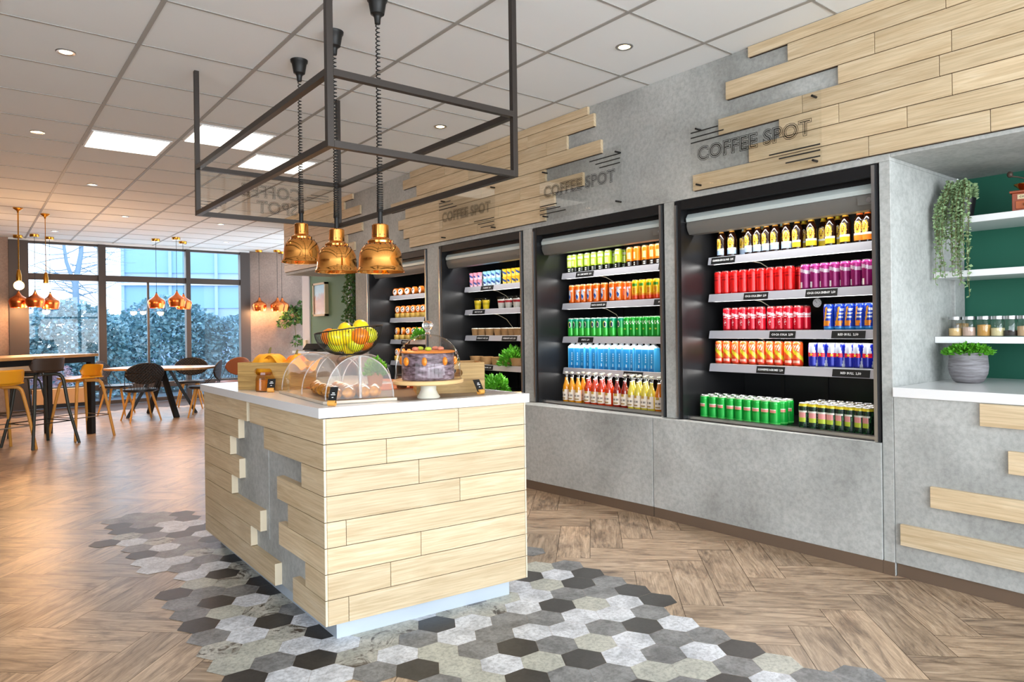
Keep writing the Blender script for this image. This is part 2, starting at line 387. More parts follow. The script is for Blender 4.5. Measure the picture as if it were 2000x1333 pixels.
    for (i, j) in list(cells):                                    # carries on a little towards the viewer
        p = O + a * i + c * j
        if p.y + .9 * p.x < 3.3:
            for s in (1, 2): cells.setdefault((i, j - s), random.choice([0, 1, 2, 3]))
    nb6 = [c, a + c, a, -c, -a - c, -a]; vx = [(nb6[q_] + nb6[(q_ + 1) % 6]) / 3 * .994 for q_ in range(6)][::-1]
    for (i, j), k in cells.items():
        p = O + a * i + c * j
        ps = [(p.x + v_.x, p.y + v_.y, .0014) for v_ in vx]
        b.add(ps, [tuple(range(6))], 1 + k)
    o = b.build('floor', [M_FLOOR] + M_HEX + [mat('floor_seam', (.25, .2, .16), .7)]); struct(o); o['label'] = 'oak herringbone floor with a run of black, grey and white hexagon tiles'
make_floor()

# ceiling, its grid, and the room shell
b = MB(); b.box((-3.6, -3.2, CEIL), (6.2, 14.4, CEIL + .08)); struct(b.build('ceiling', M_DOVE))
b = MB(); G0x, G0y, G = .78, 2.42, .651
for i in range(-7, 9):
    x = G0x + i * G
    if x < XF + 2.4: b.box((x - .012, -3.2, CEIL - .004), (x + .012, 14.3, CEIL + .001))
for j in range(-9, 19):
    y = G0y + j * G
    if y < 14.3: b.box((-3.6, y - .007, CEIL - .0036), (6.2, y + .007, CEIL + .001))
struct(b.build('trim_1', M_GRID))

YW = 14.3
wx = [aty(x, 640, YW).x for x in (18, 57, 193, 208, 364, 373, 470, 489, 597)]
ztop = aty(250, 481, YW).z; zt1, zt0 = aty(140, 536, YW).z, aty(140, 548, YW).z; zl1, zl0 = .36, .26
b = MB(); b.box((-3.6, YW, -.02), (wx[0], YW + .2, CEIL)); b.box((wx[0], YW, ztop), (wx[7], YW + .2, CEIL), 1); b.box((wx[7], YW, -.02), (6.2, YW + .2, CEIL))
struct(b.build('wall_far', [M_TAUPE, M_DOVE]))
def window(n, x0, x1, mulls, sub=None):
    b = MB()
    for a_, c in mulls: b.box((a_, YW - .03, 0), (c, YW + .12, ztop))
    b.box((x0, YW, zt0), (x1, YW + .1, zt1)); b.box((x0, YW, zl0), (x1, YW + .1, zl1)); b.box((x0, YW, 0), (x1, YW + .1, .07)); b.box((x0, YW, ztop - .04), (x1, YW + .1, ztop))
    if sub: b.box((sub - .018, YW + .02, .07), (sub + .018, YW + .08, zt0))
    o = struct(b.build('window_%d' % n, M_DARKWIN, bevel=.004))
    p = MB()
    for z0, z1 in ((.07, zl0), (zl1, zt0), (zt1, ztop - .04)): p.box((x0, YW + .045, z0), (x1, YW + .055, z1))
    p.build('pane', M_PANE, o)
window(1, wx[1], wx[2], [(wx[0], wx[1]), (wx[2], wx[3])])
window(2, wx[3], wx[4], [(wx[4], wx[5])], aty(291, 640, YW).x)
window(3, wx[5], wx[6], [(wx[6], wx[7])])
b = MB(); b.box((wx[1] + .02, YW - .14, .08), (wx[2] - .1, YW - .04, .34)); b.build('radiator_cover', M_BEIGE, bevel=.006)
tag(bpy.data.objects['radiator_cover'], 'long beige panel low under the leftmost window', 'radiator')

# unseen wall behind the camera with assumed big windows, and the wall beside it
b = MB(); b.box((-3.6, -3.2, 0), (5.2, -3.05, .35)); b.box((-3.6, -3.2, 2.75), (5.2, -3.05, CEIL))
for x in (-3.6, -2.2, -.8, .6, 2.0, 3.4, 4.9): b.box((x, -3.2, .35), (x + .1, -3.05, 2.75), 1)
b.box((-3.6, -3.18, 1.9), (5.2, -3.08, 1.97), 1)
struct(b.build('wall_back', [M_CONC, M_DARKWIN]))
b = MB(); b.box((-3.6, -3.2, 0), (-3.45, 1.6, .35)); b.box((-3.6, -3.2, 2.75), (-3.45, 1.6, CEIL)); b.box((-3.6, 1.6, 0), (-3.45, 14.3, CEIL), 2)  # unseen side wall, its window openings added and sized for fill light
for y in (-3.2, -1.6, 0, 1.5): b.box((-3.6, y, .35), (-3.45, y + .1, 2.75), 1)
struct(b.build('wall_left', [M_CONC, M_DARKWIN, M_TAUPE]))

# fridge wall: bulkhead, columns, return, niche
YB = 9.93                                                       # far end of the bulkhead
ZS = 2.105
FR = [(1.608, 2.818), (2.992, 4.269), (4.481, 5.708), (6.016, 7.267)]       # openings, near to far
Y1 = 1.518
b = MB()
b.box((XF, Y1, ZS), (XF + .9, YB, CEIL)); b.box((XF, -3.05, 2.122), (5.1, Y1, CEIL))
def colm(y0, y1, x1=4.6): b.box((XF, y0, .669), (x1, y1, ZS))
b.box((XF, 1.518, 0), (4.6, FR[0][0] - .035, ZS)); colm(FR[0][1] + .05, FR[1][0] - .035); colm(FR[1][1] + .05, FR[2][0] - .035); colm(FR[2][1] + .05, FR[3][0] - .035); colm(FR[3][1] + .06, 7.63, 4.0)
b.box((4.45, 1.5, 0), (4.6, 7.9, ZS))
struct(b.build('wall_right', M_CONC, bevel=.003))
b = MB()                                                        # niche: return wall, soffit, green back
b.box((4.62, -3.05, .9), (4.72, Y1 + .1, 2.13)); struct(b.build('wall_niche', M_GREEN))
b = MB(); b.box((4.35, 9.25, 0), (4.5, 10.72, CEIL)); b.box((4.45, 7.6, 0), (4.6, 9.3, CEIL), 2); b.box((4.33, 10.72, 0), (4.5, 11.02, CEIL), 1); b.box((4.32, 9.2, 0), (4.36, 9.25, CEIL), 1)
struct(b.build('wall_sage', [M_SAGE, M_DOVE2, M_TAUPE]))

# plank cladding on the bulkhead
ZR = [2.142, 2.2455, 2.350, 2.4545, 2.556, 2.658, 2.768, 2.868, 2.934]
def planks(name, rows, joints, x0=XF - .022, x1=XF + .002):
    b = MB()
    for r, spans in rows.items():
        for ya, yb in spans:
            b.box((x0 + .010, ya + .004, ZR[r] - .001), (x1, yb - .004, ZR[r + 1] + .001 if (r + 1) in rows and rows[r + 1][0][0] <= ya and r < 7 else ZR[r + 1] - .004), 1)
            cuts = sorted([ya] + [j for j in joints.get(r, []) if ya < j < yb] + [yb])
            for p, q in zip(cuts, cuts[1:]):
                b.box((x0, p + .0015, ZR[r] + .002), (x1, q - .0015, ZR[r + 1] - .002), 0, (random.random(), random.random(), random.random(), 1), 'y')
    return struct(b.build(name, [M_OAK, M_GAP], bevel=.0015))
E0 = -1.6
planks('trim_2', {7: [(E0, 2.30)], 6: [(E0, 2.05)], 5: [(E0, 2.455)], 4: [(E0, 1.767)], 3: [(E0, 2.51)], 2: [(E0, 2.108)], 1: [(E0, 2.303)], 0: [(E0, 2.705)]},
       {7: [1.2, 0], 6: [1.25, .1, -.9], 5: [1.576, .4, -.7], 4: [1.228, .2, -.9], 3: [1.966, 1.281, .3, -.8], 2: [1.764, 1.228, .5, -.5], 1: [1.427, .3, -.9], 0: [1.613, 1.076, .1, -.9]})
planks('trim_3', {7: [(3.64, 6.27)], 6: [(3.575, 6.42)], 5: [(3.87, 6.14)], 4: [(3.507, 6.69)], 3: [(4.13, 6.375)], 2: [(3.70, 6.53)], 1: [(4.027, 6.42)], 0: [(4.14, 6.297)]},
       {7: [4.9], 6: [4.34, 5.6], 5: [4.11, 5.2], 4: [4.6, 5.75], 3: [5.0], 2: [4.45, 5.5], 1: [4.75, 5.65], 0: [5.07]})
planks('trim_4', {7: [(7.64, YB)], 6: [(7.87, YB)], 5: [(7.44, YB)], 4: [(8.1, YB)], 3: [(7.396, YB)], 2: [(7.81, YB)], 1: [(7.60, YB)], 0: [(8.0, YB)]},
       {7: [8.6], 6: [9.1], 5: [8.4], 4: [9.3], 3: [8.8], 2: [9.2], 1: [8.5], 0: [9.0]})

# low fascia under the fridges (angles out slightly towards the far end) with bronze plinth
def fx(y): return 3.655 if y < 1.5 else (3.655 - (y - 1.5) * .040 if y < 3.02 else 3.594 - (y - 3.02) * .085)
segs = [(1.576, 3.020), (3.026, 4.40), (4.406, 5.85), (5.856, 7.63)]
for k, (ya, yb) in enumerate(segs):
    b = MB(); xa, xb = fx(ya), fx(yb)
    for z0, z1, d in ((.068, .668, 0),):
        vs = [(xa, ya, z0), (xb, yb, z0), (3.677, yb, z0), (3.677, ya, z0), (xa, ya, z1), (xb, yb, z1), (3.677, yb, z1), (3.677, ya, z1)]
        b.add(vs, [(0, 1, 2, 3), (7, 6, 5, 4), (0, 4, 5, 1), (1, 5, 6, 2), (2, 6, 7, 3), (3, 7, 4, 0)])
    place = ['under the rightmost fridge', 'under the second fridge from the right', 'under the third fridge from the right', 'under the leftmost fridge'][k]
    o = b.build('fascia_panel', M_CONC, bevel=.002); tag(o, 'grey concrete-look base panel ' + place, 'panel', 'base panels under the fridges')
    b = MB(); vs = [(xa + .004, ya, 0), (xb + .004, yb, 0), (3.74, yb, 0), (3.74, ya, 0), (xa + .004, ya, .068), (xb + .004, yb, .068), (3.74, yb, .068), (3.74, ya, .068)]
    b.add(vs, [(0, 1, 2, 3), (7, 6, 5, 4), (0, 4, 5, 1), (1, 5, 6, 2), (2, 6, 7, 3), (3, 7, 4, 0)]); b.build('plinth', M_BRONZE, o)

b = MB(); b.box((XF - .004, Y1 + .001, 0), (XF + .002, FR[0][0] - .033, .068)); struct(b.build('baseboard_right', M_BRONZE))
# ================================================================== ACRYLIC SIGNS
def stripes(b, y, z, side, n=3):
    for k, (dy, ln) in enumerate(((.06, .20), (.03, .24), (0, .30)) if side > 0 else ((0, .30), (.03, .24), (.06, .20))):
        zz = z - k * .032; y0 = y - (0 if side > 0 else 0)
        if side > 0: b.box((XF - .0655, y0 - ln, zz - .0035), (XF - .0628, y0, zz + .0035))
        else: b.box((XF - .0655, y0, zz - .0035), (XF - .0628, y0 + ln, zz + .0035))
def sign(y0, y1, flip, label):
    t = thing('acrylic_sign', label, 'sign', (XF, (y0 + y1) / 2, 2.13), 0, 'acrylic signs on the bulkhead')
    def off(b): b.x = Matrix.Translation((-XF, -(y0 + y1) / 2, -2.13)); return b
    b = off(MB()); b.box((XF - .062, y0, 2.135), (XF - .057, y1, 2.560)); b.build('plate', M_ACRYL, t)
    b = off(MB())
    for y in (y0 + .045, y1 - .045):
        for z in (2.17, 2.52): b.tube([(XF - .069, y, z), (XF - .015, y, z)], .0065, 12)
    b.build('standoff', M_BLACK, t, smooth=40)
    b = off(MB()); w = (y1 - y0); cz = 2.352
    sz = .115 * w / .85
    for off_ in (.0015, -.0068 * w / .85):
        vs, fs = text_mesh('COFFEE SPOT', sz, outline=.0014, offset=off_ + .003, spacing=1.06)
        b.add([(XF - .0655, (y0 + y1) / 2 - x * 1.0, cz + y) for x, y, z in vs], fs)
    b.build('lettering', M_TEXT, t)
    for yy, zz, sd in (((y1 - .005, 2.50, 1), (y0 + .005, 2.25, -1)) if not flip else ((y0 + .005, 2.50, -1), (y1 - .005, 2.25, 1))):
        b = off(MB()); stripes(b, yy, zz, sd); b.build('stripe', M_TEXT, t)
sign(1.84, 2.688, False, 'clear COFFEE SPOT sign above the rightmost fridge')
sign(3.28, 4.155, True, 'clear COFFEE SPOT sign above the second fridge from the right')
sign(4.755, 5.648, False, 'clear COFFEE SPOT sign above the third fridge from the right')

# ================================================================== FRIDGES
FN = ['rightmost fridge', 'second fridge from the right', 'third fridge from the right', 'leftmost fridge']
ZB = [[1.688, 1.440, 1.195, .975], [1.686, 1.432, 1.155, .895], [1.648, 1.420, 1.164, .882], [1.632, 1.370, 1.118, .87]]
TAGS = [[[(1.0, 0.22, 'GRIMBERGEN BLOND  3,95')], [(.30, .17, 'COCA COLA ZERO  2,50'), (.66, .19, 'COCA COLA ENERGY  2,50')], [(.45, .17, 'COCA COLA  2,50'), (.79, .19, 'RED BULL  2,50')], [(.38, .19, 'SCHWEPPES AGRUMES  2,50'), (.80, .21, 'RED BULL  2,50')]],
        [[(.22, .2, 'BIO LIME MATE  3,20'), (.93, .21, 'BIO ORANGE MATE  3,20')], [(.34, .17, 'FANTA ORANGE  2,50'), (.87, .2, 'FUZE TEA  2,50')], [(.22, .17, 'SPRITE  2,50'), (.93, .17, 'PERRIER  2,25')], [(.62, .19, 'SPA REINE WATER  2,20')]],
        [[(.32, .2, 'YOGHURT  1,95'), (.92, .2, 'YOGHURT  1,95')], [(.2, .2, 'FRUIT CUP  2,95'), (.85, .23, 'GRANOLA CUP  2,95')], [(.25, .2, 'OVERNIGHT OATS  3,50'), (.6, .22, 'OVERNIGHT OATS  3,50')], [(.3, .2, 'SALAD BOWL  5,95')]],
        [[], [(.72, .2, 'PASTA SALAD  4,50')], [(.3, .2, 'PASTA SALAD  4,50')], []]]
TAGS[0][0] = [(.10, .18, 'GRIMBERGEN BLOND  3,95')]
def fridge(k, y0, y1):
    t = thing('display_fridge', 'black open-front wall fridge, the ' + ['rightmost, nearest the white counter', 'second from the right', 'third from the right', 'leftmost, behind the copper lamps'][k], 'fridge', (3.9, (y0 + y1) / 2, .6))
    T = Matrix.Translation((-3.9, -(y0 + y1) / 2, -.6))
    def nb(): b = MB(); b.x = T; return b
    b = nb(); b.box((XF + .02, y1, .60), (4.4, y1 + .04, ZS - .004)); b.box((XF + .02, y0 - .03, .60), (4.4, y0, ZS - .004)); b.box((4.36, y0, .60), (4.42, y1, ZS - .004))
    b.box((XF + .02, y0, .56), (4.4, y1, .672)); b.box((XF + .05, y0, 2.05), (4.4, y1, ZS - .004)); b.box((XF + .06, y0, 2.01), (3.78, y1, 2.05))
    b.build('case', M_LINER, t, bevel=.002)
    b = nb(); b.box((XF - .004, y1 - .002, .672), (XF + .03, y1 + .048, ZS - .005)); b.box((XF - .002, y0 - .03, .672), (XF + .03, y0 + .0, ZS - .005)); b.box((XF - .002, y0, 2.04), (XF + .04, y1, ZS - .005), 0)
    b.build('front_frame', M_DARK, t)
    b = nb(); b.box((XF - .012, y1 + .030, .672), (XF + .004, y1 + .044, ZS - .03)); b.build('edge_trim', M_STEEL, t)
    b = nb(); b.box((XF - .012, y0 - .018, .672), (XF + .006, y0 - .001, ZS - .01)); b.build('edge_trim', M_STEEL, t)
    # roller blind
    def prof(z0, z1, xs, mi, bb):
        n = len(xs)
        vs = []; 
        for yy in (y0, y1 - .012):
            for i, x in enumerate(xs): vs.append((x, yy, z0 + (z1 - z0) * i / (n - 1)))
            vs.append((3.80, yy, z1)); vs.append((3.80, yy, z0))
        m_ = n + 2
        fs = [(i, (i + 1) % m_, m_ + (i + 1) % m_, m_ + i) for i in range(m_)] + [tuple(range(m_))[::-1], tuple(m_ + i for i in range(m_))]
        bb.add(vs, fs, mi)
    b = nb(); prof(1.962, 2.032, [3.700, 3.698, 3.712, 3.742], 0, b); b.build('roller_cover', M_SILVER, t, smooth=30)
    b = nb(); prof(1.882, 1.960, [3.730, 3.712, 3.704, 3.706], 0, b); b.box((3.695, y0 + .004, 1.905), (3.70, y0 + .09, 1.95)); b.build('pull_bar', M_SILVER2, t, smooth=30)
    b = nb(); b.tube([(3.697, y0 + .03, 1.928), (3.690, y0 + .03, 1.928)], .014, 14); b.build('lock', M_CHROME, t)
    # back wall perforation and uprights
    b = nb()
    for yy in (y0 + .3, (y0 + y1) / 2, y1 - .3):
        b.box((4.348, yy - .012, .68), (4.362, yy + .012, 2.0))
    b.build('upright', M_BLACK, t)
    b = nb(); n = 46
    for i in range(n):
        y = y0 + .02 + (y1 - y0 - .04) * i / (n - 1); b.box((XF + .045, y - .004, .672), (XF + .075, y + .004, .686))
    b.box((XF + .035, y0, .672), (XF + .044, y1, .69)); b.box((XF + .075, y0, .672), (XF + .082, y1, .69))
    b.build('air_grille', M_STEEL, t)
    # shelves
    for s, zb in enumerate(ZB[k]):
        b = nb(); b.box((3.92, y0 + .004, zb + .034), (4.34, y1 - .03, zb + .05)); b.box((4.20, y0 + .004, zb + .005), (4.345, y0 + .012, zb + .036)); b.box((4.20, y1 - .038, zb + .005), (4.345, y1 - .03, zb + .036))
        sh = b.build('shelf', M_BLACK, t)
        b = nb(); vs = []
        for yy in (y0 + .003, y1 - .032):
            vs += [(3.900, yy, zb), (3.912, yy, zb + .05), (3.93, yy, zb + .052), (3.93, yy, zb - .001)]
        b.add(vs, [(0, 1, 5, 4), (1, 2, 6, 5), (2, 3, 7, 6), (3, 0, 4, 7), (3, 2, 1, 0), (4, 5, 6, 7)]); b.build('price_rail', M_RAIL, sh)
        for fr, ln, txt in TAGS[k][s]:
            yc = y1 - .03 - fr * (y1 - y0 - .03)
            yc = min(max(yc, y0 + ln / 2 + .005), y1 - ln / 2 - .03)
            b = nb(); b.add([(3.8975, yc - ln / 2, zb + .004), (3.8975, yc + ln / 2, zb + .004), (3.9075, yc + ln / 2, zb + .046), (3.9075, yc - ln / 2, zb + .046), (3.9005, yc - ln / 2, zb + .004), (3.9005, yc + ln / 2, zb + .004), (3.9105, yc + ln / 2, zb + .046), (3.9105, yc - ln / 2, zb + .046)],
                          [(0, 3, 2, 1), (4, 5, 6, 7), (0, 1, 5, 4), (2, 3, 7, 6), (1, 2, 6, 5), (0, 4, 7, 3)]); b.build('price_label', M_TAG, t)
            b = nb(); vs, fs = text_mesh(txt, .0175, res=1, offset=.0006)
            wmax = max(abs(v[0]) for v in vs) * 2; q = min(1, (ln - .02) / wmax)
            b.add([(3.9015 + (.2) * v[1], yc - v[0] * q, zb + .025 + v[1]) for v in vs], fs); b.build('price_lettering', M_WTEXT, t)
        light('shelf_light', 'AREA', (3.935, (y0 + y1) / 2 - .01, zb - .004), 2.3 if s < 3 else 2.8, (1, .98, .95), (y1 - y0 - .1, .02), (0, R(18), 0))
    for o in COL.objects:
        if o.name.startswith('shelf_light') and abs(o.location.y - ((y0 + y1) / 2 - .01)) < 1e-4: o.data.size, o.data.size_y = .02, y1 - y0 - .1
    if k < 3:                                                       # hanging light cable loop
        b = nb(); yc = y1 - .42 if k != 0 else y1 - .34
        for s, zb in enumerate(ZB[k][:2 if k else 3]):
            pts = [(4.0, yc + .12, zb + .03), (3.99, yc + .05, zb + .01), (4.02, yc - .01, zb - .005), (4.1, yc - .04, zb - .05), (4.2, yc - .045, zb - .16)]
            sm = []
            for i in range(len(pts) - 1):
                for f in range(5): sm.append(Vector(pts[i]).lerp(Vector(pts[i + 1]), f / 5))
            b.tube(sm, .003, 6)
        b.build('light_cable', M_CREAM, t, smooth=60)
    light('fridge_light', 'AREA', (3.86, (y0 + y1) / 2, 1.96), 7, (1, .98, .95), (.04, y1 - y0 - .1), (0, R(25), 0))
    return t
FRO = [fridge(k, *FR[k]) for k in range(4)]
b = MB(); b.tube([(0, 0, 0), (-.012, 0, 0)], .030, 28); th_ = b.build('thermometer', M_DARK, None)
p = aty(1598, 592, 2.08); th_.location = atx(1598, 592, 4.07); tag(th_, 'small round dial thermometer hanging below the second shelf of the rightmost fridge', 'thermometer')
b = MB(); b.tube([(-.0125, 0, 0), (-.0135, 0, 0)], .027, 28); b.build('dial', M_WTEXT, th_)
b = MB()
for k in range(12): a = k * math.pi / 6; b.bar((-.0142, .018 * math.cos(a), .018 * math.sin(a)), (-.0142, .024 * math.cos(a), .024 * math.sin(a)), .0035, .001)
b.bar((-.0145, 0, 0), (-.0145, .012, .014), .003, .001); b.build('scale', M_TEXT, th_)
b = MB(); b.tube([(-.004, 0, .028), (-.004, 0, .05)], .002, 6); b.build('hook', M_STEEL, th_)
# ================================================================== PRODUCTS IN THE FRIDGES
def hexc(h): return tuple(int(h[i:i + 2], 16) / 255 for i in (0, 2, 4))
def lc(c): return lin(c)
def lmix(a, b, t): return tuple(a[i] * (1 - t) + b[i] * t for i in range(3))
CW = {}
def can(name, cat, f, h=.150, r=.0305, lidcol=None, nu=44, nv=30):
    """slim can: printed wall painted by f(t, a) with t = height 0..1 and a = -1..1 around the front"""
    b = MB(); prof = [(0, r * .78), (.03, r * .9), (.07, r)] ; zs = []
    def rad(t): return r * (.82 + .18 * min(1, t / .05)) if t < .05 else (r if t < .92 else r - (t - .92) / .08 * r * .14)
    vs = []; fs = []; cols = []
    for j in range(nv + 1):
        t = j / nv
        for i in range(nu):
            a = 2 * math.pi * i / nu; rr = rad(t); vs.append((-rr * math.cos(a), rr * math.sin(a), t * h))
    for j in range(nv):
        for i in range(nu):
            i2 = (i + 1) % nu; fs.append((j * nu + i, (j + 1) * nu + i, (j + 1) * nu + i2, j * nu + i2))
            a = ((i + .5) / nu + .5) % 1 * 2 - 1
            cols.append(lin(f((j + .5) / nv, a)))
    b.add(vs, fs, 0, cols=cols); b.add([(-r * .82 * math.cos(2 * math.pi * i / nu), r * .82 * math.sin(2 * math.pi * i / nu), 0) for i in range(nu)], [tuple(range(nu))], 0, cols=[lin((.6, .6, .6))])
    o = b.build(name, M_PAINT, None, smooth=50)
    l = MB(); l.lathe([(r * .86, h - .001), (r * .90, h + .003), (r * .86, h + .004), (r * .80, h - .001), (.0005, h - .001)], 28); l.box((-.012, -.005, h - .001), (.008, .005, h + .0012))
    l.build('lid', mat('lid_' + (cat if lidcol else 'steel'), lidcol, .3, .5) if lidcol else M_STEEL, o, smooth=40)
    tag(o, name, cat); return Proto(o)
def wave(t, a, c, amp, w): return abs(t - c - amp * math.sin(a * 4)) < w
RED, WHITE, BLACK_ = hexc('D8141A'), (.93, .93, .93), (.08, .08, .08)
def f_zero(t, a): 
    if t > .95 or t < .04: return (.75, .2, .2)
    if .10 < t < .28 and .30 < a < .52: return WHITE
    if .74 < t < .78: return hexc('B00C12')
    if .60 < t < .66 and abs(a) < .25: return hexc('B00C12')
    return hexc('EE1B1A')
def f_berry(t, a):
    if t > .93: return hexc('C24A92')
    if wave(t, a, .74, .05, .07): return hexc('C9B3C4')
    if .08 < t < .30 and .10 < a < .26: return WHITE
    if .08 < t < .2 and .27 < a < .4: return (.85, .8, .84)
    return hexc('8E1A62') if t < .68 else hexc('A82C7A')
def f_cola(t, a):
    if t > .94 or t < .03: return (.8, .3, .3)
    if wave(t, a, .70, .05, .055): return hexc('F0C8CC')
    if wave(t, a, .58, .03, .012): return WHITE
    rr = math.hypot((a - .02) * 2.2, t - .34)
    if .085 < rr < .12 and not (t < .34 and a < 0): return WHITE
    if .03 < t < .17 and .34 < a < .52: return WHITE
    return hexc('CE1128')
def f_energyblue(t, a):
    if t > .93: return hexc('2B4BC8')
    s = a + (t - .5) * .25
    if .05 < s < .16 and .2 < t < .9: return hexc('EAA42C')
    if -.22 < s < .03 and .40 < t < .88 and (int(t * 22) % 3): return (.82, .84, .9)
    if .15 < t < .36 and abs(s) < .22: return hexc('EE8C28')
    return hexc('1D3FB0') if t > .12 else hexc('3C8FD8')
def f_agrum(t, a):
    if t > .95 or t < .03: return hexc('D96A3A')
    d = t - .58 - a * .55
    if -.14 < d < .0: return hexc('E9D02C')
    if 0 < d < .05: return hexc('B4C02C')
    if .62 < t < .86 and abs(a) < .22 and math.sin(a * 40 + t * 30) > .1: return hexc('F7D9B8')
    if .14 < t < .24 and abs(a) < .22: return hexc('F6B49A')
    return hexc('EE5A22') if t > .3 else hexc('E13B1C')
def f_bull(t, a):
    rr = math.hypot(a * 1.0, (t - .52) * 1.15)
    if rr < .075: return hexc('F3C62A')
    if .44 < t < .60 and abs(a) < .34 and abs(a) > .05: return hexc('D6213A')
    q = (a > 0) != (t > .52); d = abs(a) - .5
    edge = .5 + (t - .52) * .5
    blue = ((t > .52) and abs(a) > .30 - (t - .52) * .3) or ((t <= .52) and abs(a) < .42 - (.52 - t) * .35)
    if t > .95 or t < .04: return (.8, .8, .86)
    return hexc('16249C') if blue else hexc('C6CBDC')
def f_green(t, a):
    if t > .95: return hexc('BFE0B0')
    if .52 < t < .66 and abs(a) < .26: return hexc('E58E80') if (t < .62) else hexc('D8E8D0')
    if .46 < t <= .52 and abs(a) < .2: return hexc('1B8A2C')
    if .05 < t < .12: return hexc('54D060')
    return hexc('12A63A')
def f_tropic(t, a):
    if t > .9: return hexc('D9C42C')
    if abs(a) < .25 and .3 < t < .66: return hexc('E79A94') if t > .45 else hexc('B8C83C')
    if .30 < a < .62: return hexc('A8B4B0') if int(t * 30) % 3 else (.2, .25, .22)
    if abs(a) < .34 and .66 <= t < .72: return hexc('D8D8C8')
    return hexc('12281C') if (int(a * 14) + int(t * 8)) % 5 else hexc('2C5A30')
def f_lime(t, a):
    if t > .94: return hexc('B8D070')
    if t < .30:
        if abs(a) < .26 and (.07 < t < .13 or .16 < t < .24) and int(a * 60) % 3: return (.9, .92, .85)
        if .3 < a < .44 and .08 < t < .26: return hexc('A8D020')
        return hexc('14180C')
    if abs(a) < .3 and .74 < t < .88: return hexc('D4DCB8')
    if abs(a) < .16 and .36 < t < .66: return hexc('E6F09C')
    return hexc('A9C92E')
def f_orange(t, a):
    if t > .94: return hexc('F0B060')
    if t < .30:
        if abs(a) < .26 and (.07 < t < .13 or .16 < t < .24) and int(a * 60) % 3: return (.9, .9, .88)
        if math.hypot((a - .4) * 1.6, t - .16) < .11: return hexc('F39A1C')
        return hexc('1C0E08')
    if abs(a) < .15 and .4 < t < .72: return hexc('FFD79A')
    return hexc('EE8418')
def f_splash(t, a):
    if t > .94: return hexc('F8B070')
    s = math.hypot((a + .03) * 1.5, (t - .44) * .8)
    if s < .17: return hexc('2060B8') if t < .46 + a * .4 else hexc('F2F4FA')
    if s < .22: return hexc('C8D8F0')
    if .62 < t < .72 and abs(a) < .3 and int(a * 30 + t * 40) % 2: return WHITE
    return hexc('F46A12')
def f_tea(t, a):
    if .70 < t < .84 and abs(a) < .24: return hexc('3F8F22')
    if .38 < t < .68 and abs(a) < .14 and int(t * 26) % 2: return hexc('C8401C')
    if t < .34: return hexc('E8461A') if t < .22 else hexc('F08A1C')
    return hexc('F4C620')
def f_lemonl(t, a):
    s = math.hypot(a * 1.25, (t - .66) * .95)
    if s < .12: return hexc('0E3F52')
    if s < .17: return WHITE if a < 0 else hexc('EFE04A')
    if t > .95: return hexc('CFE8D8')
    if t > .82: return hexc('0C8C6C')
    return hexc('10964C') if t > .45 else hexc('34BE3C')
def f_spark(t, a):
    if t > .95 or t < .04: return hexc('8AD48A')
    if abs(a) < .42 and .62 < t < .80 and math.sin(a * 26 + math.sin(t * 40) * 1.2) > .25: return hexc('D8F2D8')
    if abs(a) < .08 and .36 < t < .44: return hexc('D0E860')
    return hexc('0FA12C')
CANS = {
 'zero': (f_zero, 'slim bright red can with small white code'), 'berry': (f_berry, 'slim purple can with pale wave'),
 'cola': (f_cola, 'slim crimson can with white wave'), 'eblue': (f_energyblue, 'slim blue can with orange slanted print'),
 'agrum': (f_agrum, 'slim orange-red can with yellow diagonal'), 'bull': (f_bull, 'blue and silver can with red band'),
 'green': (f_green, 'slim bright green can with pink emblem'), 'tropic': (f_tropic, 'dark can with yellow rim'),
 'lime': (f_lime, 'lime green can with black foot'), 'orange': (f_orange, 'amber orange can with black foot'),
 'splash': (f_splash, 'orange can with blue splash'), 'tea': (f_tea, 'yellow and orange can with green leaf'),
 'lemonl': (f_lemonl, 'green can with dark round emblem'), 'spark': (f_spark, 'plain green can with white script')}
PC = {k: can('drink_can', 'can', v[0], h=.143 if k in ('bull',) else .150, lidcol=None) for k, v in CANS.items()}

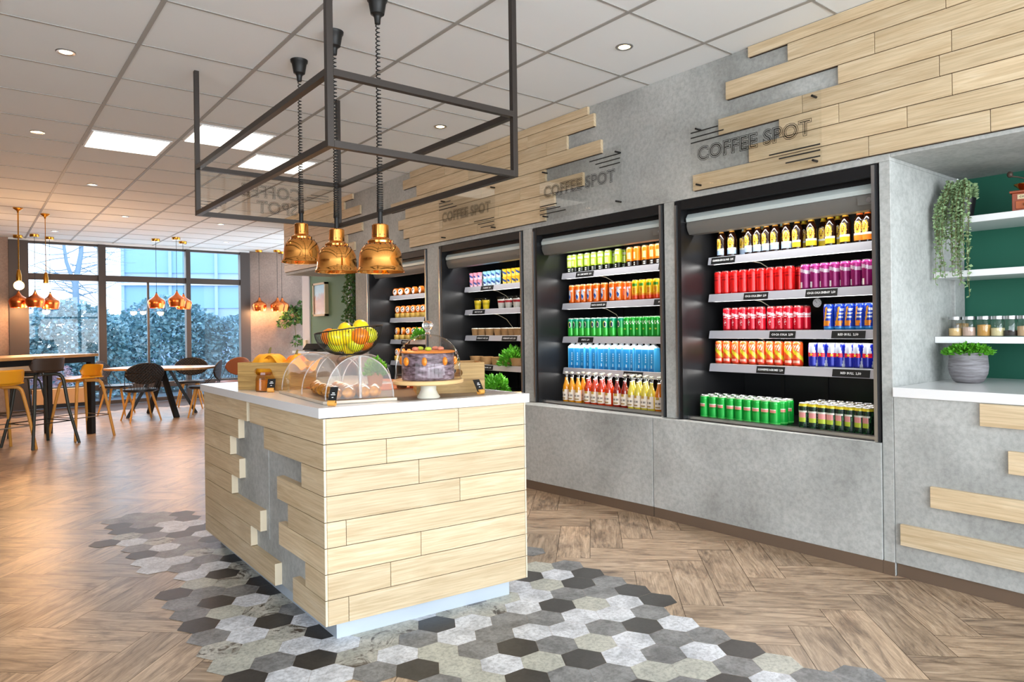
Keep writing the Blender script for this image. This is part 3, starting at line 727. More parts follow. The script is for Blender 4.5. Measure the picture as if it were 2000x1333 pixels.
def bottle(h, r, glass, liquid, lab, neck, capc, name, labz=(.16, .42), fill=.78, clear=False):
    b = MB(); p = [(r * .6, 0), (r * .97, .004), (r, .012), (r, h * .50), (r * .93, h * .56), (r * .62, h * .66), (r * .44, h * .74), (r * .40, h * .93), (r * .46, h * .935), (r * .46, h * .955), (r * .40, h * .96)]
    b.lathe(p, 28); o = b.build(name, glass, None, smooth=50)
    if clear:
        b = MB(); q = [(.0005, .003), (r * .9, .003)] + [(x * .92, z) for x, z in p[2:] if z < h * fill] + [(r * .36, h * fill), (.0005, h * fill)]
        b.lathe(q, 20); b.build('drink', liquid, o, smooth=50)
    b = MB(); b.lathe([(r * .44, h * .955), (r * .50, h * .957), (r * .50, h * .985), (r * .38, h), (.0005, h)], 24); b.build('cap', capc, o, smooth=40)
    def wrap(fz0, fz1, rad, f, nm, arc=1.0):
        b = MB(); nu, nv = 26, 18; vs = []; cols = []; fs = []
        for j in range(nv + 1):
            for i in range(nu + 1):
                a = (i / nu * 2 - 1) * arc * math.pi; z = h * (fz0 + (fz1 - fz0) * j / nv); rr = rad(z / h) + .0006
                vs.append((-rr * math.cos(a), rr * math.sin(a), z))
        for j in range(nv):
            for i in range(nu):
                c = f((j + .5) / nv, (i + .5) / nu * 2 - 1)
                if c is None: continue
                fs.append((j * (nu + 1) + i, (j + 1) * (nu + 1) + i, (j + 1) * (nu + 1) + i + 1, j * (nu + 1) + i + 1)); cols.append(lin(c))
        b.add(vs, fs, 0, cols=cols); b.build(nm, M_CARD, o, smooth=60)
    wrap(labz[0], labz[1], lambda t: r, lab, 'label', .42)
    if neck: wrap(.68, .86, lambda t: r * (.62 - (t - .66) * 2.25) if t < .74 else r * .44, neck, 'neck_label', .55)
    tag(o, name, 'bottle'); return Proto(o)
def goat(lower):
    def f(t, a):
        s = math.hypot(a * .9, (t - .66) * 1.15)
        if s < .33: return hexc('F0C838') if not (abs(abs(a) * 1.1 - (t - .5) * .9) < .07 and .5 < t < .82) else hexc('7A3A10')
        if s < .38: return hexc('E8DCC0')
        if t < .30: return lower
        if t < .40: return hexc('F2EEE2')
        if s > .52: return None
        return hexc('C89430')
    return f
def neckf(c1, c2):
    return lambda t, a: c1 if abs(a) < .30 and .15 < t < .9 else (c2 if abs(a) < .75 else c2)
M_AMBER = mat('amber_glass', (.13, .05, .02), .08, coat=.5)
M_CAPB = mat('cap_brown', (.30, .18, .10), .35, .5); M_CAPW = mat('cap_cream', (.86, .84, .76), .35, .3)
BLON = bottle(.236, .031, M_AMBER, None, goat(hexc('A9C0DC')), neckf(hexc('B8DDE0'), hexc('C88A2C')), M_CAPB, 'beer_bottle', (.06, .52))
BLAN = bottle(.236, .031, M_AMBER, None, goat(hexc('DDB81E')), neckf(hexc('F2E24A'), hexc('D89A14')), M_CAPB, 'beer_bottle', (.06, .52))
BAMB = bottle(.236, .031, M_AMBER, None, goat(hexc('F08418')), neckf(hexc('F08A1C'), hexc('E86A14')), M_CAPB, 'beer_bottle', (.06, .52))
def jl(base, ink): 
    def f(t, a):
        if .38 < t < .55 and abs(a) < .6 and int(a * 16) % 3: return ink
        if t > .75 and abs(a) < .3: return hexc('C89A3C')
        if .12 < t < .2 and abs(a) < .5: return hexc('B08848')
        return base
    return f
def liq(n, c): return mat('drink_' + n, c, .15, coat=.4)
M_BCLEAR = thin('bottle_glass', (.93, .94, .92, 1), 1.6)
def JB(n, c, ink=(.2, .12, .1)): return bottle(.252, .031, M_BCLEAR, liq(n, c), jl(hexc('F0E2D0'), ink), None, M_CAPW, 'juice_bottle', (.10, .44), .82, True)
JY = JB('mango', (1, .66, .05)); JR = JB('blood_orange', (.86, .22, .03)); JD = JB('cranberry', (.62, .10, .04)); JP = JB('lemon', (.97, .88, .30)); JO = JB('apricot', (.97, .52, .05))
# carton of water
def water():
    b = MB(); w = .031; h = .175
    def face(P, nu, nv, f):
        vs = [P(i / nu, j / nv) for j in range(nv + 1) for i in range(nu + 1)]; fs = []; cols = []
        for j in range(nv):
            for i in range(nu): fs.append((j * (nu + 1) + i, (j + 1) * (nu + 1) + i, (j + 1) * (nu + 1) + i + 1, j * (nu + 1) + i + 1)); cols.append(lin(f((i + .5) / nu, (j + .5) / nv)))
        b.add(vs, fs, 0, cols=cols)
    def fr(u, v):
        if v > .94: return hexc('BFE4F6')
        if .36 < v < .78 and .36 < u < .64 and int(v * 60) % 3 and int(u * 22) % 2: return hexc('BFE0F4')
        if math.hypot((u - .5) * 1.2, (v - .2)) < .07: return hexc('C8E8F8')
        if u < .10 or u > .9: return hexc('6FC6F0')
        return hexc('1E8FD2') if v > .12 else hexc('1478BE')
    face(lambda u, v: (-w, w - 2 * w * u, v * h), 14, 30, lambda u, v: fr(u, v)); face(lambda u, v: (-w + 2 * w * u, -w, v * h), 6, 14, lambda u, v: hexc('3FA6E0')); face(lambda u, v: (w, -w + 2 * w * u, v * h), 2, 2, lambda u, v: hexc('1E8FD2'))
    face(lambda u, v: (w - 2 * w * u, w, v * h), 6, 14, lambda u, v: hexc('3FA6E0'))
    b.add([(-w, -w, 0), (w, -w, 0), (w, w, 0), (-w, w, 0)], [(0, 3, 2, 1)], 0, cols=[lin((.8, .8, .8))])
    q = .018; z2 = h + .018
    b.add([(-w, -w, h), (w, -w, h), (w, w, h), (-w, w, h), (-q, -q, z2), (q, -q, z2), (q, q, z2), (-q, q, z2)], [(0, 1, 5, 4), (1, 2, 6, 5), (2, 3, 7, 6), (3, 0, 4, 7), (4, 5, 6, 7)], 0, cols=[lin(hexc('DFF2FB'))] * 5)
    o = b.build('water_carton', M_CARD); c = MB(); c.lathe([(.0175, z2 - .001), (.0185, z2), (.0185, z2 + .020), (.016, z2 + .022), (.0005, z2 + .022)], 24); c.build('cap', M_WTEXT, o, smooth=40)
    tag(o, 'w', 'carton'); return Proto(o)
PW = water()
def yog(c1, c2, name):
    b = MB(); r = .028; h = .068; nu, nv = 24, 10; vs = []; fs = []; cols = []
    for j in range(nv + 1):
        for i in range(nu): a = 2 * math.pi * i / nu; rr = r * (.8 + .2 * j / nv); vs.append((-rr * math.cos(a), rr * math.sin(a), h * j / nv))
    for j in range(nv):
        for i in range(nu):
            i2 = (i + 1) % nu; fs.append((j * nu + i, (j + 1) * nu + i, (j + 1) * nu + i2, j * nu + i2)); a = ((i + .5) / nu + .5) % 1 * 2 - 1; t = (j + .5) / nv
            cols.append(lin(hexc('24468C') if abs(t - .55 - a * .5) < .14 and abs(a) < .3 else (c1 if t > .5 else c2) if abs(a) < .6 else WHITE))
    b.add(vs, fs, 0, cols=cols); o = b.build('yoghurt_pot', M_CARD, smooth=50)
    l = MB(); l.lathe([(r * 1.0, h - .001), (r * 1.06, h), (r * 1.06, h + .002), (.0005, h + .002)], 24); l.build('lid', mat('foil_' + name, c1, .3, .4), o, smooth=40)
    tag(o, name, 'yoghurt pot'); return Proto(o)
YP = yog(hexc('D88A9C'), hexc('E8B4C4'), 'pink'); YB_ = yog(hexc('8CC4E0'), hexc('CFE4F0'), 'blue'); YY = yog(hexc('E8B81E'), hexc('F2D25A'), 'yellow')
def cup(layers, name):
    b = MB(); r = .042; h = .105; b.lathe([(r * .74, 0), (r, h), (r * 1.08, h + .003)], 28); o = b.build('dessert_cup', M_BCLEAR, smooth=50)
    z = .003
    for k, (c, dz) in enumerate(layers):
        l = MB(); r0 = r * (.72 + .26 * z / h) - .002; r1 = r * (.72 + .26 * (z + dz) / h) - .002; l.lathe([(.0005, z), (r0, z), (r1, z + dz), (.0005, z + dz)], 24); l.build('filling', mat('filling_%s_%d' % (name, k), c, .5), o, smooth=40); z += dz
    l = MB(); l.lathe([(r * 1.08, h), (r * 1.1, h + .004), (r * .95, h + .008), (.0005, h + .016)], 28); l.build('lid', M_BCLEAR, o, smooth=50)
    tag(o, name, 'cup'); return Proto(o)
CUPF = cup([((.93, .80, .12), .04), ((.80, .70, .10), .022), ((.95, .82, .2), .025)], 'fruit'); CUPG = cup([((.92, .90, .88), .052), ((.72, .10, .16), .020), ((.95, .93, .92), .012)], 'granola')
def kraft(r, h, name, food=None):
    b = MB(); b.lathe([(.0005, .002), (r * .82, .002), (r, h), (r * 1.03, h + .001), (r * 1.03, h + .005), (r * .97, h + .003), (r * .80, .006), (.0005, .006)], 30)
    o = b.build('kraft_bowl', M_KRAFT, smooth=50); l = MB(); l.lathe([(r * .96, h - .006), (.0005, h - .004)], 24) if food else l.lathe([(r * 1.04, h + .004), (r * .96, h + .011), (.0005, h + .013)], 30)
    l.build('filling' if food else 'lid', mat('bowl_food', (.55, .50, .25), .7) if food else mat('clear_lid', (.80, .78, .72), .2, coat=.4), o, smooth=40); tag(o, name, 'bowl'); return Proto(o)
KB = kraft(.046, .062, 'k'); KW = kraft(.066, .07, 'w', True)
def deli():
    b = MB(); b.lathe([(.0005, .0), (.030, .0), (.037, .012), (.038, .045), (.036, .055), (.0005, .055)], 26); o = b.build('salad_tub', mat('pasta_cream', (.90, .74, .36), .35, coat=.5), smooth=50)
    l = MB(); l.tube([(-.012, 0, .098), (.016, 0, .098)], .042, 32, 0); l.build('lid', mat('lid_orange', (.90, .50, .16), .35), o, smooth=40)
    l = MB(); l.tube([(-.0122, 0, .098), (-.0135, 0, .098)], .031, 30, 0); e = l.build('label', M_WTEXT, o, smooth=40)
    l = MB()
    l.add([(-.0142, .024, .106), (-.0142, -.006, .126), (-.0142, -.012, .116), (-.0142, .020, .094)], [(0, 1, 2, 3)]); l.add([(-.0142, .010, .082), (-.0142, -.012, .082), (-.0142, -.012, .090), (-.0142, .010, .090)], [(0, 1, 2, 3)]); l.build('print', M_TEXT, e)
    tag(o, 'd', 'salad tub'); return Proto(o)
DT = deli()
def snack():
    l = MB(); l.tube([(-.020, 0, .044), (.020, 0, .044)], .044, 32, 0); o = l.build('round_snack_box', mat('lid_orange2', (.85, .46, .15), .35), smooth=40)
    l = MB(); l.tube([(-.0202, 0, .044), (-.0215, 0, .044)], .033, 30, 0); e = l.build('label', M_WTEXT, o, smooth=40)
    l = MB(); l.add([(-.0222, .024, .052), (-.0222, -.010, .070), (-.0222, -.016, .058), (-.0222, .020, .036)], [(0, 1, 2, 3)]); l.build('print', M_TEXT, e)
    tag(o, 's', 'snack box'); return Proto(o)
SN = snack()
SHN = ['top shelf', 'second shelf', 'third shelf', 'fourth shelf', 'fridge floor']
def place(proto, desc, what, k, s, xs, X=3.975, rows=1, back=None, dz=0, jx=.0, rowgap=.066, level='', sc=None):
    """set one item per listed photo column on shelf s of fridge k, then whole rows behind"""
    z = (ZB[k][s] + .0505 if s < 4 else .6725) + dz
    out = []
    for i, px in enumerate(xs): out.append((0, i, YX(px, 655 if s > 1 else 560, X)))
    if rows > 1:
        for r in range(1, rows):
            for i in range(len(xs)): out.append((r, i, out[i][2] + random.uniform(-.002, .002)))
    n = len(xs)
    for r, i, y in out:
        y = min(max(y, FR[k][0] + .036), FR[k][1] - .066)
        w = ('only' if n == 1 else ORD[i] + ' from left') if i < n - 1 or n == 1 else 'last on the right'
        if i == 0 and n > 1: w = 'leftmost'
        rw = '' if rows == 1 and not back else (', front row' if r == 0 else (', %s row' % ORD[r]))
        lb = '%s, %s%s%s, %s, %s' % (desc, w, rw, level, SHN[s], FN[k].replace('fridge from the right', 'fridge from right'))
        if len(lb.split()) > 16: lb = lb.replace('slim ', '').replace('bright ', '').replace('small ', '')
        for a_, c in (('small ', ''), (', front row', ', in front'), (' half hidden', ' hidden'), ('at the right end of the green block', 'at block end'), ('clear ', ''), (', only', ''), ('with ', ''), (' fridge floor', ' floor'), (' behind others', '')):
            if len(lb.split()) > 16: lb = lb.replace(a_, c)
        proto.put((X + r * rowgap + random.uniform(0, jx), y, z), random.uniform(-.35, .35), lb, '%s on the %s of the %s' % (what, SHN[s], FN[k]), sc=sc)
def cans(key, *a, **k_): place(PC[key], CANS[key][1], CANS[key][1].replace(' can', ' cans'), *a, **k_)
# rightmost fridge
place(BLON, 'brown beer bottle, pale blue label foot', 'beer bottles with pale blue labels', 0, 0, [1411, 1431, 1465, 1482, 1499, 1516, 1538])
place(BLAN, 'brown beer bottle, yellow label foot', 'beer bottles with yellow labels', 0, 0, [1559, 1586, 1624, 1653])
place(BAMB, 'brown beer bottle, orange label', 'beer bottles with orange labels', 0, 0, [1681, 1697])
place(BLON, 'brown beer bottle half hidden behind others', 'beer bottles at the back', 0, 0, [1455, 1492, 1530], X=4.06)
place(BLAN, 'brown yellow-necked beer bottle half hidden behind others', 'yellow beer bottles at the back', 0, 0, [1572, 1610, 1638], X=4.06)
cans('zero', 0, 1, [1402, 1419, 1436, 1453, 1471, 1488, 1506, 1524, 1543]); place(PC['zero'], 'bright red can half hidden behind the purple cans', 'red cans behind', 0, 1, [1563], X=4.06)
cans('berry', 0, 1, [1574, 1593, 1612, 1631, 1652, 1673, 1695])
cans('cola', 0, 2, [1418, 1434, 1451, 1469, 1486, 1504, 1521, 1539, 1557], jx=.03); place(PC['cola'], 'crimson can half hidden at the end', 'crimson cans behind', 0, 2, [1574], X=4.06)
cans('eblue', 0, 2, [1620, 1641, 1661, 1682, 1700])
cans('agrum', 0, 3, [1404, 1421, 1438, 1454, 1471, 1488, 1505, 1522, 1541, 1558])
cans('bull', 0, 3, [1589, 1607, 1625, 1642, 1660, 1677, 1695])
cans('green', 0, 4, [1375, 1392, 1409, 1426, 1443, 1460, 1477, 1494, 1512], X=3.80, rows=3)
place(PC['green'], 'bright green can at the right end of the green block', 'green cans at the end', 0, 4, [1527], X=3.87, rows=2)
cans('tropic', 0, 4, [1569, 1587, 1605, 1623, 1641, 1659, 1678, 1694], X=3.80, rows=4)
# second fridge from the right
cans('lime', 1, 0, [1112, 1124, 1136, 1149, 1162, 1175, 1189, 1209]); place(PC['lime'], 'lime green can half hidden behind', 'lime cans behind', 1, 0, [1200, 1221], X=4.05)
cans('orange', 1, 0, [1232, 1246, 1262, 1276, 1288])
cans('splash', 1, 1, [1118, 1130, 1141, 1153, 1166, 1181, 1197, 1210]); place(PC['splash'], 'orange splash can half hidden behind', 'orange splash cans behind', 1, 1, [1221, 1231], X=4.03)
cans('tea', 1, 1, [1242, 1256, 1270, 1284])
cans('lemonl', 1, 2, [1116, 1127, 1138, 1149, 1161, 1172, 1184, 1198, 1214])
cans('spark', 1, 2, [1226, 1238, 1250, 1263, 1275, 1286])
place(PW, 'blue water carton with white cap', 'blue water cartons', 1, 3, [1119, 1130, 1142, 1153, 1165, 1177, 1189, 1202, 1214, 1226, 1239, 1251, 1264, 1277])
place(JY, 'mango-yellow juice bottle', 'yellow juice bottles', 1, 4, [1105, 1116, 1128], X=3.80); place(JY, 'mango-yellow juice bottle half hidden', 'yellow juice bottles behind', 1, 4, [1138], X=3.87)
place(JR, 'orange-red juice bottle', 'orange-red juice bottles', 1, 4, [1147, 1160, 1173, 1188], X=3.80); place(JR, 'orange-red juice bottle in second row', 'orange-red juice bottles behind', 1, 4, [1150, 1163, 1177, 1191], X=3.875)
place(JD, 'dark red juice bottle', 'dark red juice bottles', 1, 4, [1204, 1219], X=3.81)
place(JP, 'pale lemon bottle', 'pale lemon bottles', 1, 4, [1232, 1245, 1258, 1271], X=3.80); place(JP, 'pale lemon bottle in second row', 'pale lemon bottles behind', 1, 4, [1236, 1249, 1262], X=3.875)
place(JO, 'apricot juice bottle by the right edge', 'apricot juice bottles', 1, 4, [1286], X=3.80)
# third fridge
for lv, dz, tx in ((0, 0, ', lower layer'), (1, .0705, ', upper layer')):
    place(YP, 'small pink yoghurt pot', 'pink yoghurt pots', 2, 0, [914, 922, 930, 938], dz=dz, level=tx)
    place(YB_, 'small pale blue yoghurt pot', 'blue yoghurt pots', 2, 0, [949, 957, 965, 974], dz=dz, level=tx)
    place(YY, 'small yellow yoghurt pot', 'yellow yoghurt pots', 2, 0, [987, 996, 1005, 1013], dz=dz, level=tx)
place(CUPF, 'clear cup of yellow fruit', 'yellow fruit cups', 2, 1, [933, 949]); place(CUPG, 'clear cup with red and white layers', 'red and white dessert cups', 2, 1, [979, 993, 1009])
place(KB, 'small brown kraft bowl with lid', 'kraft bowls', 2, 2, [930, 942, 957, 974, 988, 1002, 1013])
place(KW, 'wide open kraft bowl', 'wide kraft bowls', 2, 3, [930, 950, 972, 992, 1010])
# leftmost fridge
place(SN, 'round orange snack box standing on edge', 'snack boxes', 3, 0, [770, 784, 797, 810, 823])
place(DT, 'orange-lidded pasta salad tub', 'pasta salad tubs', 3, 1, [777, 787, 797, 807, 817, 826]); place(DT, 'orange-lidded pasta salad tub', 'pasta salad tubs', 3, 2, [776, 787, 798, 809, 820])
place(DT, 'orange-lidded pasta salad tub', 'pasta salad tubs', 3, 3, [776, 787, 798, 809, 820])

# leafy clumps
def leaves(n, rx, rz, size, seed, up=.5, flat=False):
    rnd = random.Random(seed); b = MB()
    for _ in range(n):
        a = rnd.uniform(0, 2 * math.pi); e = math.acos(rnd.uniform(0, 1)); q = rnd.uniform(.55, 1)
        p = Vector((math.cos(a) * math.sin(e) * rx * q, math.sin(a) * math.sin(e) * rx * q, math.cos(e) * rz * q))
        d = (p.normalized() + Vector((rnd.uniform(-.6, .6), rnd.uniform(-.6, .6), rnd.uniform(-.2, .9) * up))).normalized(); s = size * rnd.uniform(.6, 1.2)
        w = d.orthogonal().normalized(); w.rotate(Matrix.Rotation(rnd.uniform(0, 6.28), 3, d)); m = p + d * s * .5; nn = d.cross(w) * s * .12
        b.add([p, m + w * s * .32 + nn, p + d * s, m - w * s * .32 + nn, m - nn], [(0, 1, 4), (1, 2, 4), (2, 3, 4), (3, 0, 4)])
    return b
def clump(name, label, cat, loc, rx, rz, size, n, seed, m=M_LEAF):
    o = leaves(n, rx, rz, size, seed).build(name, m); o.location = loc; return tag(o, label, cat)
p = atx(1000, 700, 4.0); clump('lettuce', 'tall bright green lettuce on the fourth shelf of the third fridge from the right', 'lettuce', (4.0, p.y, .93), .12, .16, .05, 420, 3)
p = atx(966, 755, 3.85); clump('lettuce', 'bright green lettuce low in the third fridge from the right', 'lettuce', (3.85, p.y, .675), .13, .17, .05, 420, 4)
p = atx(818, 650, 3.93); clump('lettuce', 'light green lettuce in the leftmost fridge beside the dome knob', 'lettuce', (3.93, p.y, 1.17), .07, .12, .04, 220, 5)
b = MB(); b.lathe([(.0005, 0), (.085, 0), (.10, .03), (.09, .034), (.0005, .034)], 28); p = atx(1008, 762, 3.82); o = b.build('bread_roll', mat('bread', (.80, .66, .44), .8), smooth=60); o.location = (3.82, p.y, .674); tag(o, 'flat pale flatbread pack at the bottom of the third fridge from the right', 'bread')
# ================================================================== ISLAND
IN = Vector((1.126, 2.661, 0)); IR = Vector((2.108, 2.560, 0)); IE = (IR - IN).normalized(); IW = (IR - IN).length; INn = Vector((IE.y, -IE.x, 0))
YL = 4.46; IZ0, IZ1 = .073, .9215; RH = (IZ1 - IZ0) / 8
isl = thing('serving_counter', 'square serving island clad in pale oak planks on a bright plinth', 'counter', (1.6, 3.5, 0))
TI = Matrix.Translation((-1.6, -3.5, 0))
def nb(): b = MB(); b.x = TI; return b
def prism(b, pts, z0, z1, mi=0, rnd=None):
    n = len(pts); vs = [(p[0], p[1], z0) for p in pts] + [(p[0], p[1], z1) for p in pts]
    b.add(vs, [tuple(range(n))[::-1], tuple(range(n, 2 * n))] + [(i, (i + 1) % n, n + (i + 1) % n, n + i) for i in range(n)], mi, None, rnd)
ins = lambda d: [(IN.x + d, IN.y + d - 0.0), (IR.x - d, IR.y + d + .0), (IR.x - d, YL - d), (IN.x + d, YL - d)]
b = nb(); prism(b, ins(.034), IZ0, .922); b.build('carcass', M_CONC, isl)
b = nb(); prism(b, [(1.185, 2.69), (2.025, 2.60), (2.03, 4.38), (1.19, 4.38)], 0, IZ0); b.build('plinth', M_PLINTH, isl)
b = nb(); prism(b, [tuple((IN + IE * .012 - INn * .006)[:2]), tuple((IR - IE * .012 - INn * .006)[:2]), tuple((IR - IE * .012 - INn * .036)[:2]), tuple((IN + IE * .012 - INn * .036)[:2])], IZ0 + .002, IZ1 - .002, 2); joints = [.097, .2836, .4274, .0904, .6238, .4216, .2718, .6218]
for r in range(8):
    z0, z1 = IZ0 + r * RH + .0014, IZ0 + (r + 1) * RH - .0014
    cuts = [.0105, joints[r], IW - .0085]
    for u0, u1 in zip(cuts, cuts[1:]):
        a_, c = IN + IE * (u0 + .0012), IN + IE * (u1 - .0012); back = -INn * .03
        rn = (random.random(), random.random(), random.random(), 1)
        vs = [tuple(p + Vector((0, 0, z))) for z in (z0, z1) for p in (a_, c, c + back, a_ + back)]
        uv = [[(p[0], p[2]) for p in (vs[i] for i in f)] for f in ((0, 3, 2, 1), (4, 5, 6, 7), (0, 1, 5, 4), (1, 2, 6, 5), (2, 3, 7, 6), (3, 0, 4, 7))]
        b.add(vs, [(0, 3, 2, 1), (4, 5, 6, 7), (0, 1, 5, 4), (1, 2, 6, 5), (2, 3, 7, 6), (3, 0, 4, 7)], 0, uv, rn)
    for u0, u1 in ((0, .009), (IW - .0075, IW)):
        a_, c = IN + IE * u0, IN + IE * u1; vs = [tuple(p + Vector((0, 0, z))) for z in (z0, z1) for p in (a_, c, c - INn * .03, a_ - INn * .03)]
        b.add(vs, [(0, 3, 2, 1), (4, 5, 6, 7), (0, 1, 5, 4), (1, 2, 6, 5), (2, 3, 7, 6), (3, 0, 4, 7)], 1)
b.build('front_cladding', [M_OAK, M_OAKEDGE, M_GAP], isl, bevel=.0008)
b = nb(); LS = [(3.25, 3.02), (3.60, 2.873), (3.45, 3.19), (3.915, 3.07), (3.775, 3.205), (3.935, 2.903), (3.785, 3.38), (3.64, 3.59)]
x0, x1 = IN.x, IN.x + .036
for r, (far, near) in enumerate(LS):
    z0, z1 = IZ0 + r * RH + .0014, IZ0 + (r + 1) * RH - .0014
    b.box((x0, far, z0), (x1, YL, z1), 0, (random.random(), random.random(), random.random(), 1), 'y')
    b.box((x0, IN.y + .002, z0), (x1, near, z1), 0, (random.random(), random.random(), random.random(), 1), 'y')
    b.box((x0 + .0006, far - .0006, z0 + .0005), (x1, far, z1 - .0005), 1)
b.build('side_cladding', [M_OAK, M_OAKEDGE], isl, bevel=.0008)
b = nb(); b.box((x1 - .004, 3.41, .25), (x1 + .001, 3.84, .865)); b.build('access_panel', M_CONC, isl, bevel=.001)
b = MB(); prism(b, [(IN.x - .014, IN.y + .010), (IR.x + .012, IR.y - .012 - .006), (IR.x + .012, YL + .03), (IN.x - .014, YL + .03)], .9225, .965)
o = b.build('worktop', M_WHITE, bevel=.002); tag(o, 'white worktop with thick square edge lying on the oak serving island', 'worktop')
b = MB(); prism(b, [(1.5, 2.66), (2.09, 2.60), (2.09, 3.2), (1.5, 3.2)], .9653, .9665); o = b.build('counter_mat', mat('mat_grey', (.50, .46, .42), .45)); tag(o, 'thin grey-brown mat on the island under the cake stand', 'mat')
b = MB(); b.box((1.45, 3.22, .9653), (2.08, 3.9, .973)); o = b.build('serving_board', mat('warm_board2', (.80, .50, .32), .5), bevel=.002); tag(o, 'wide flat reddish wooden board at the back of the island', 'board')

# ================================================================== HANGING FRAME AND HEAT LAMPS
fr = thing('ceiling_frame', 'black square-tube frame hanging from the ceiling over the island', 'frame', (1.62, 3.61, 2.03))
TFm = Matrix.Translation((-1.62, -3.61, -2.03))
FX0, FX1, FY0, FY1, FZ0, FZ1 = 1.146, 2.096, 2.605, 4.62, 2.033, 2.322
def nb(): b = MB(); b.x = TFm; return b
w = .028
for x in (FX0, FX1):
    for y in (FY0, FY1): b = nb(); b.box((x - w / 2, y - w / 2, FZ0 - w / 2), (x + w / 2, y + w / 2, CEIL)); b.build('post', M_FRAME, fr, bevel=.0015)
for z in (FZ0, FZ1):
    for y in (FY0, FY1): b = nb(); b.box((FX0 + w / 2, y - w / 2, z - w / 2), (FX1 - w / 2, y + w / 2, z + w / 2)); b.build('rail', M_FRAME, fr)
    for x in (FX0, FX1): b = nb(); b.box((x - w / 2, FY0 + w / 2, z - w / 2), (x + w / 2, FY1 - w / 2, z + w / 2)); b.build('rail', M_FRAME, fr)
sg = thing('acrylic_sign', 'clear COFFEE SPOT panel seen from behind in the far end of the hanging frame', 'sign', (1.62, 4.62, 2.05))
TSg = Matrix.Translation((-1.62, -4.62, -2.05))
b = MB(); b.x = TSg; b.box((FX0 + .016, 4.617, FZ0 + .016), (FX1 - .016, 4.622, FZ1 - .016)); b.build('plate', thin('acrylic_hazy', (.93, .92, .88, 1), 1.6), sg)
b = MB(); b.x = TSg
for txt, z, cx in (('COFFEE', 2.215, 1.62), ('SPOT', 2.112, 1.655)):
    for off_ in (.003, -.004):
        vs, fs = text_mesh(txt, .112, outline=.0012, offset=off_, spacing=1.05); b.add([(cx - x, 4.6255, z + y) for x, y, _ in vs], fs)
b.build('lettering', M_TEXT, sg)
b = MB(); b.x = TSg; b2 = MB(); b2.x = TSg
for k in range(3):
    b.box((1.86 + .03 * (k == 0) - .04 * (k == 2), 4.6235, 2.232 - k * .020), (2.02, 4.626, 2.236 - k * .020)); b2.box((1.165, 4.6235, 2.115 - k * .020), (1.32 - .03 * k, 4.626, 2.119 - k * .020))
b.build('stripe', M_TEXT, sg); b2.build('stripe', M_TEXT, sg)

def heat_lamp(label, x, y, zr, turns):
    t = thing('heat_lamp', label, 'lamp', (x, y, zr), 0, 'copper heat lamps over the island')
    b = MB(); prof = [(.120, 0), (.1195, .004), (.111, .016), (.107, .030), (.106, .060), (.103, .090), (.093, .116), (.078, .134), (.0645, .142), (.062, .144), (.0635, .153), (.060, .158), (.048, .164), (.042, .170), (.041, .232), (.036, .237), (.012, .238)]
    inner = [(r - .0016, z - .0006) for r, z in prof[::-1][1:]]
    b.lathe(prof + inner, 56); sh = b.build('shade', M_COPPER, t, smooth=35)
    b = MB()
    for zz, n, rr in ((.183, 12, .0413), (.1365, 18, .0765)):
        b = MB()
        for k in range(n): a = 2 * math.pi * k / n; b.tube([(rr * math.cos(a) * .97, rr * math.sin(a) * .97, zz), (rr * math.cos(a) * 1.012, rr * math.sin(a) * 1.012, zz)], .0028, 8)
        b.build('vent_holes', M_TEXT, sh)

    b = MB(); b.ball((0, 0, .055), .036, 20); b.build('bulb', mat('heat_bulb', (1, .8, .5), .4, emit=(1, .72, .36), estr=6), t, smooth=60)
    zt = CEIL - zr; b = MB(); b.lathe([(.0005, zt - .128), (.014, zt - .128), (.0165, zt - .10), (.018, zt - .096), (.020, zt - .090), (.034, zt - .080), (.044, zt - .02), (.050, zt - .014), (.052, zt), (.0005, zt)], 30); b.build('ceiling_cup', M_BLACK, t, smooth=40)
    z0, z1 = .30, zt - .125; pts = []; n = turns * 12
    # coil opens towards the top
    for i in range(n + 1):
        f = i / n; z = z0 + (z1 - z0) * (f ** 1.35); a = 2 * math.pi * turns * f; rr = .0145 - .006 * f; pts.append((rr * math.cos(a), rr * math.sin(a), z))
    b = MB(); b.tube(pts, .0032, 6, cap=False); b.build('coil_cord', M_BLACK, t, smooth=60)
    b = MB(); b.tube([(0, 0, .236), (0, 0, .31)], .0125, 16); b.build('cord_grip', M_BLACK, t, smooth=40)
    light('heat_lamp_light', 'SPOT', (x, y, zr + .03), 26, (1, .66, .34), .03, spot_size=R(118), spot_blend=.6)
    light('heat_lamp_glow', 'POINT', (x, y, zr + .012), 1.6, (1, .6, .28), .02)
heat_lamp('copper bell heat lamp, highest and leftmost of the three over the island', 1.600, 4.070, 1.701, 52)
heat_lamp('copper bell heat lamp, middle of the three over the island', 1.602, 3.565, 1.605, 56)
heat_lamp('copper bell heat lamp, rightmost and nearest of the three over the island', 1.614, 3.078, 1.570, 58)

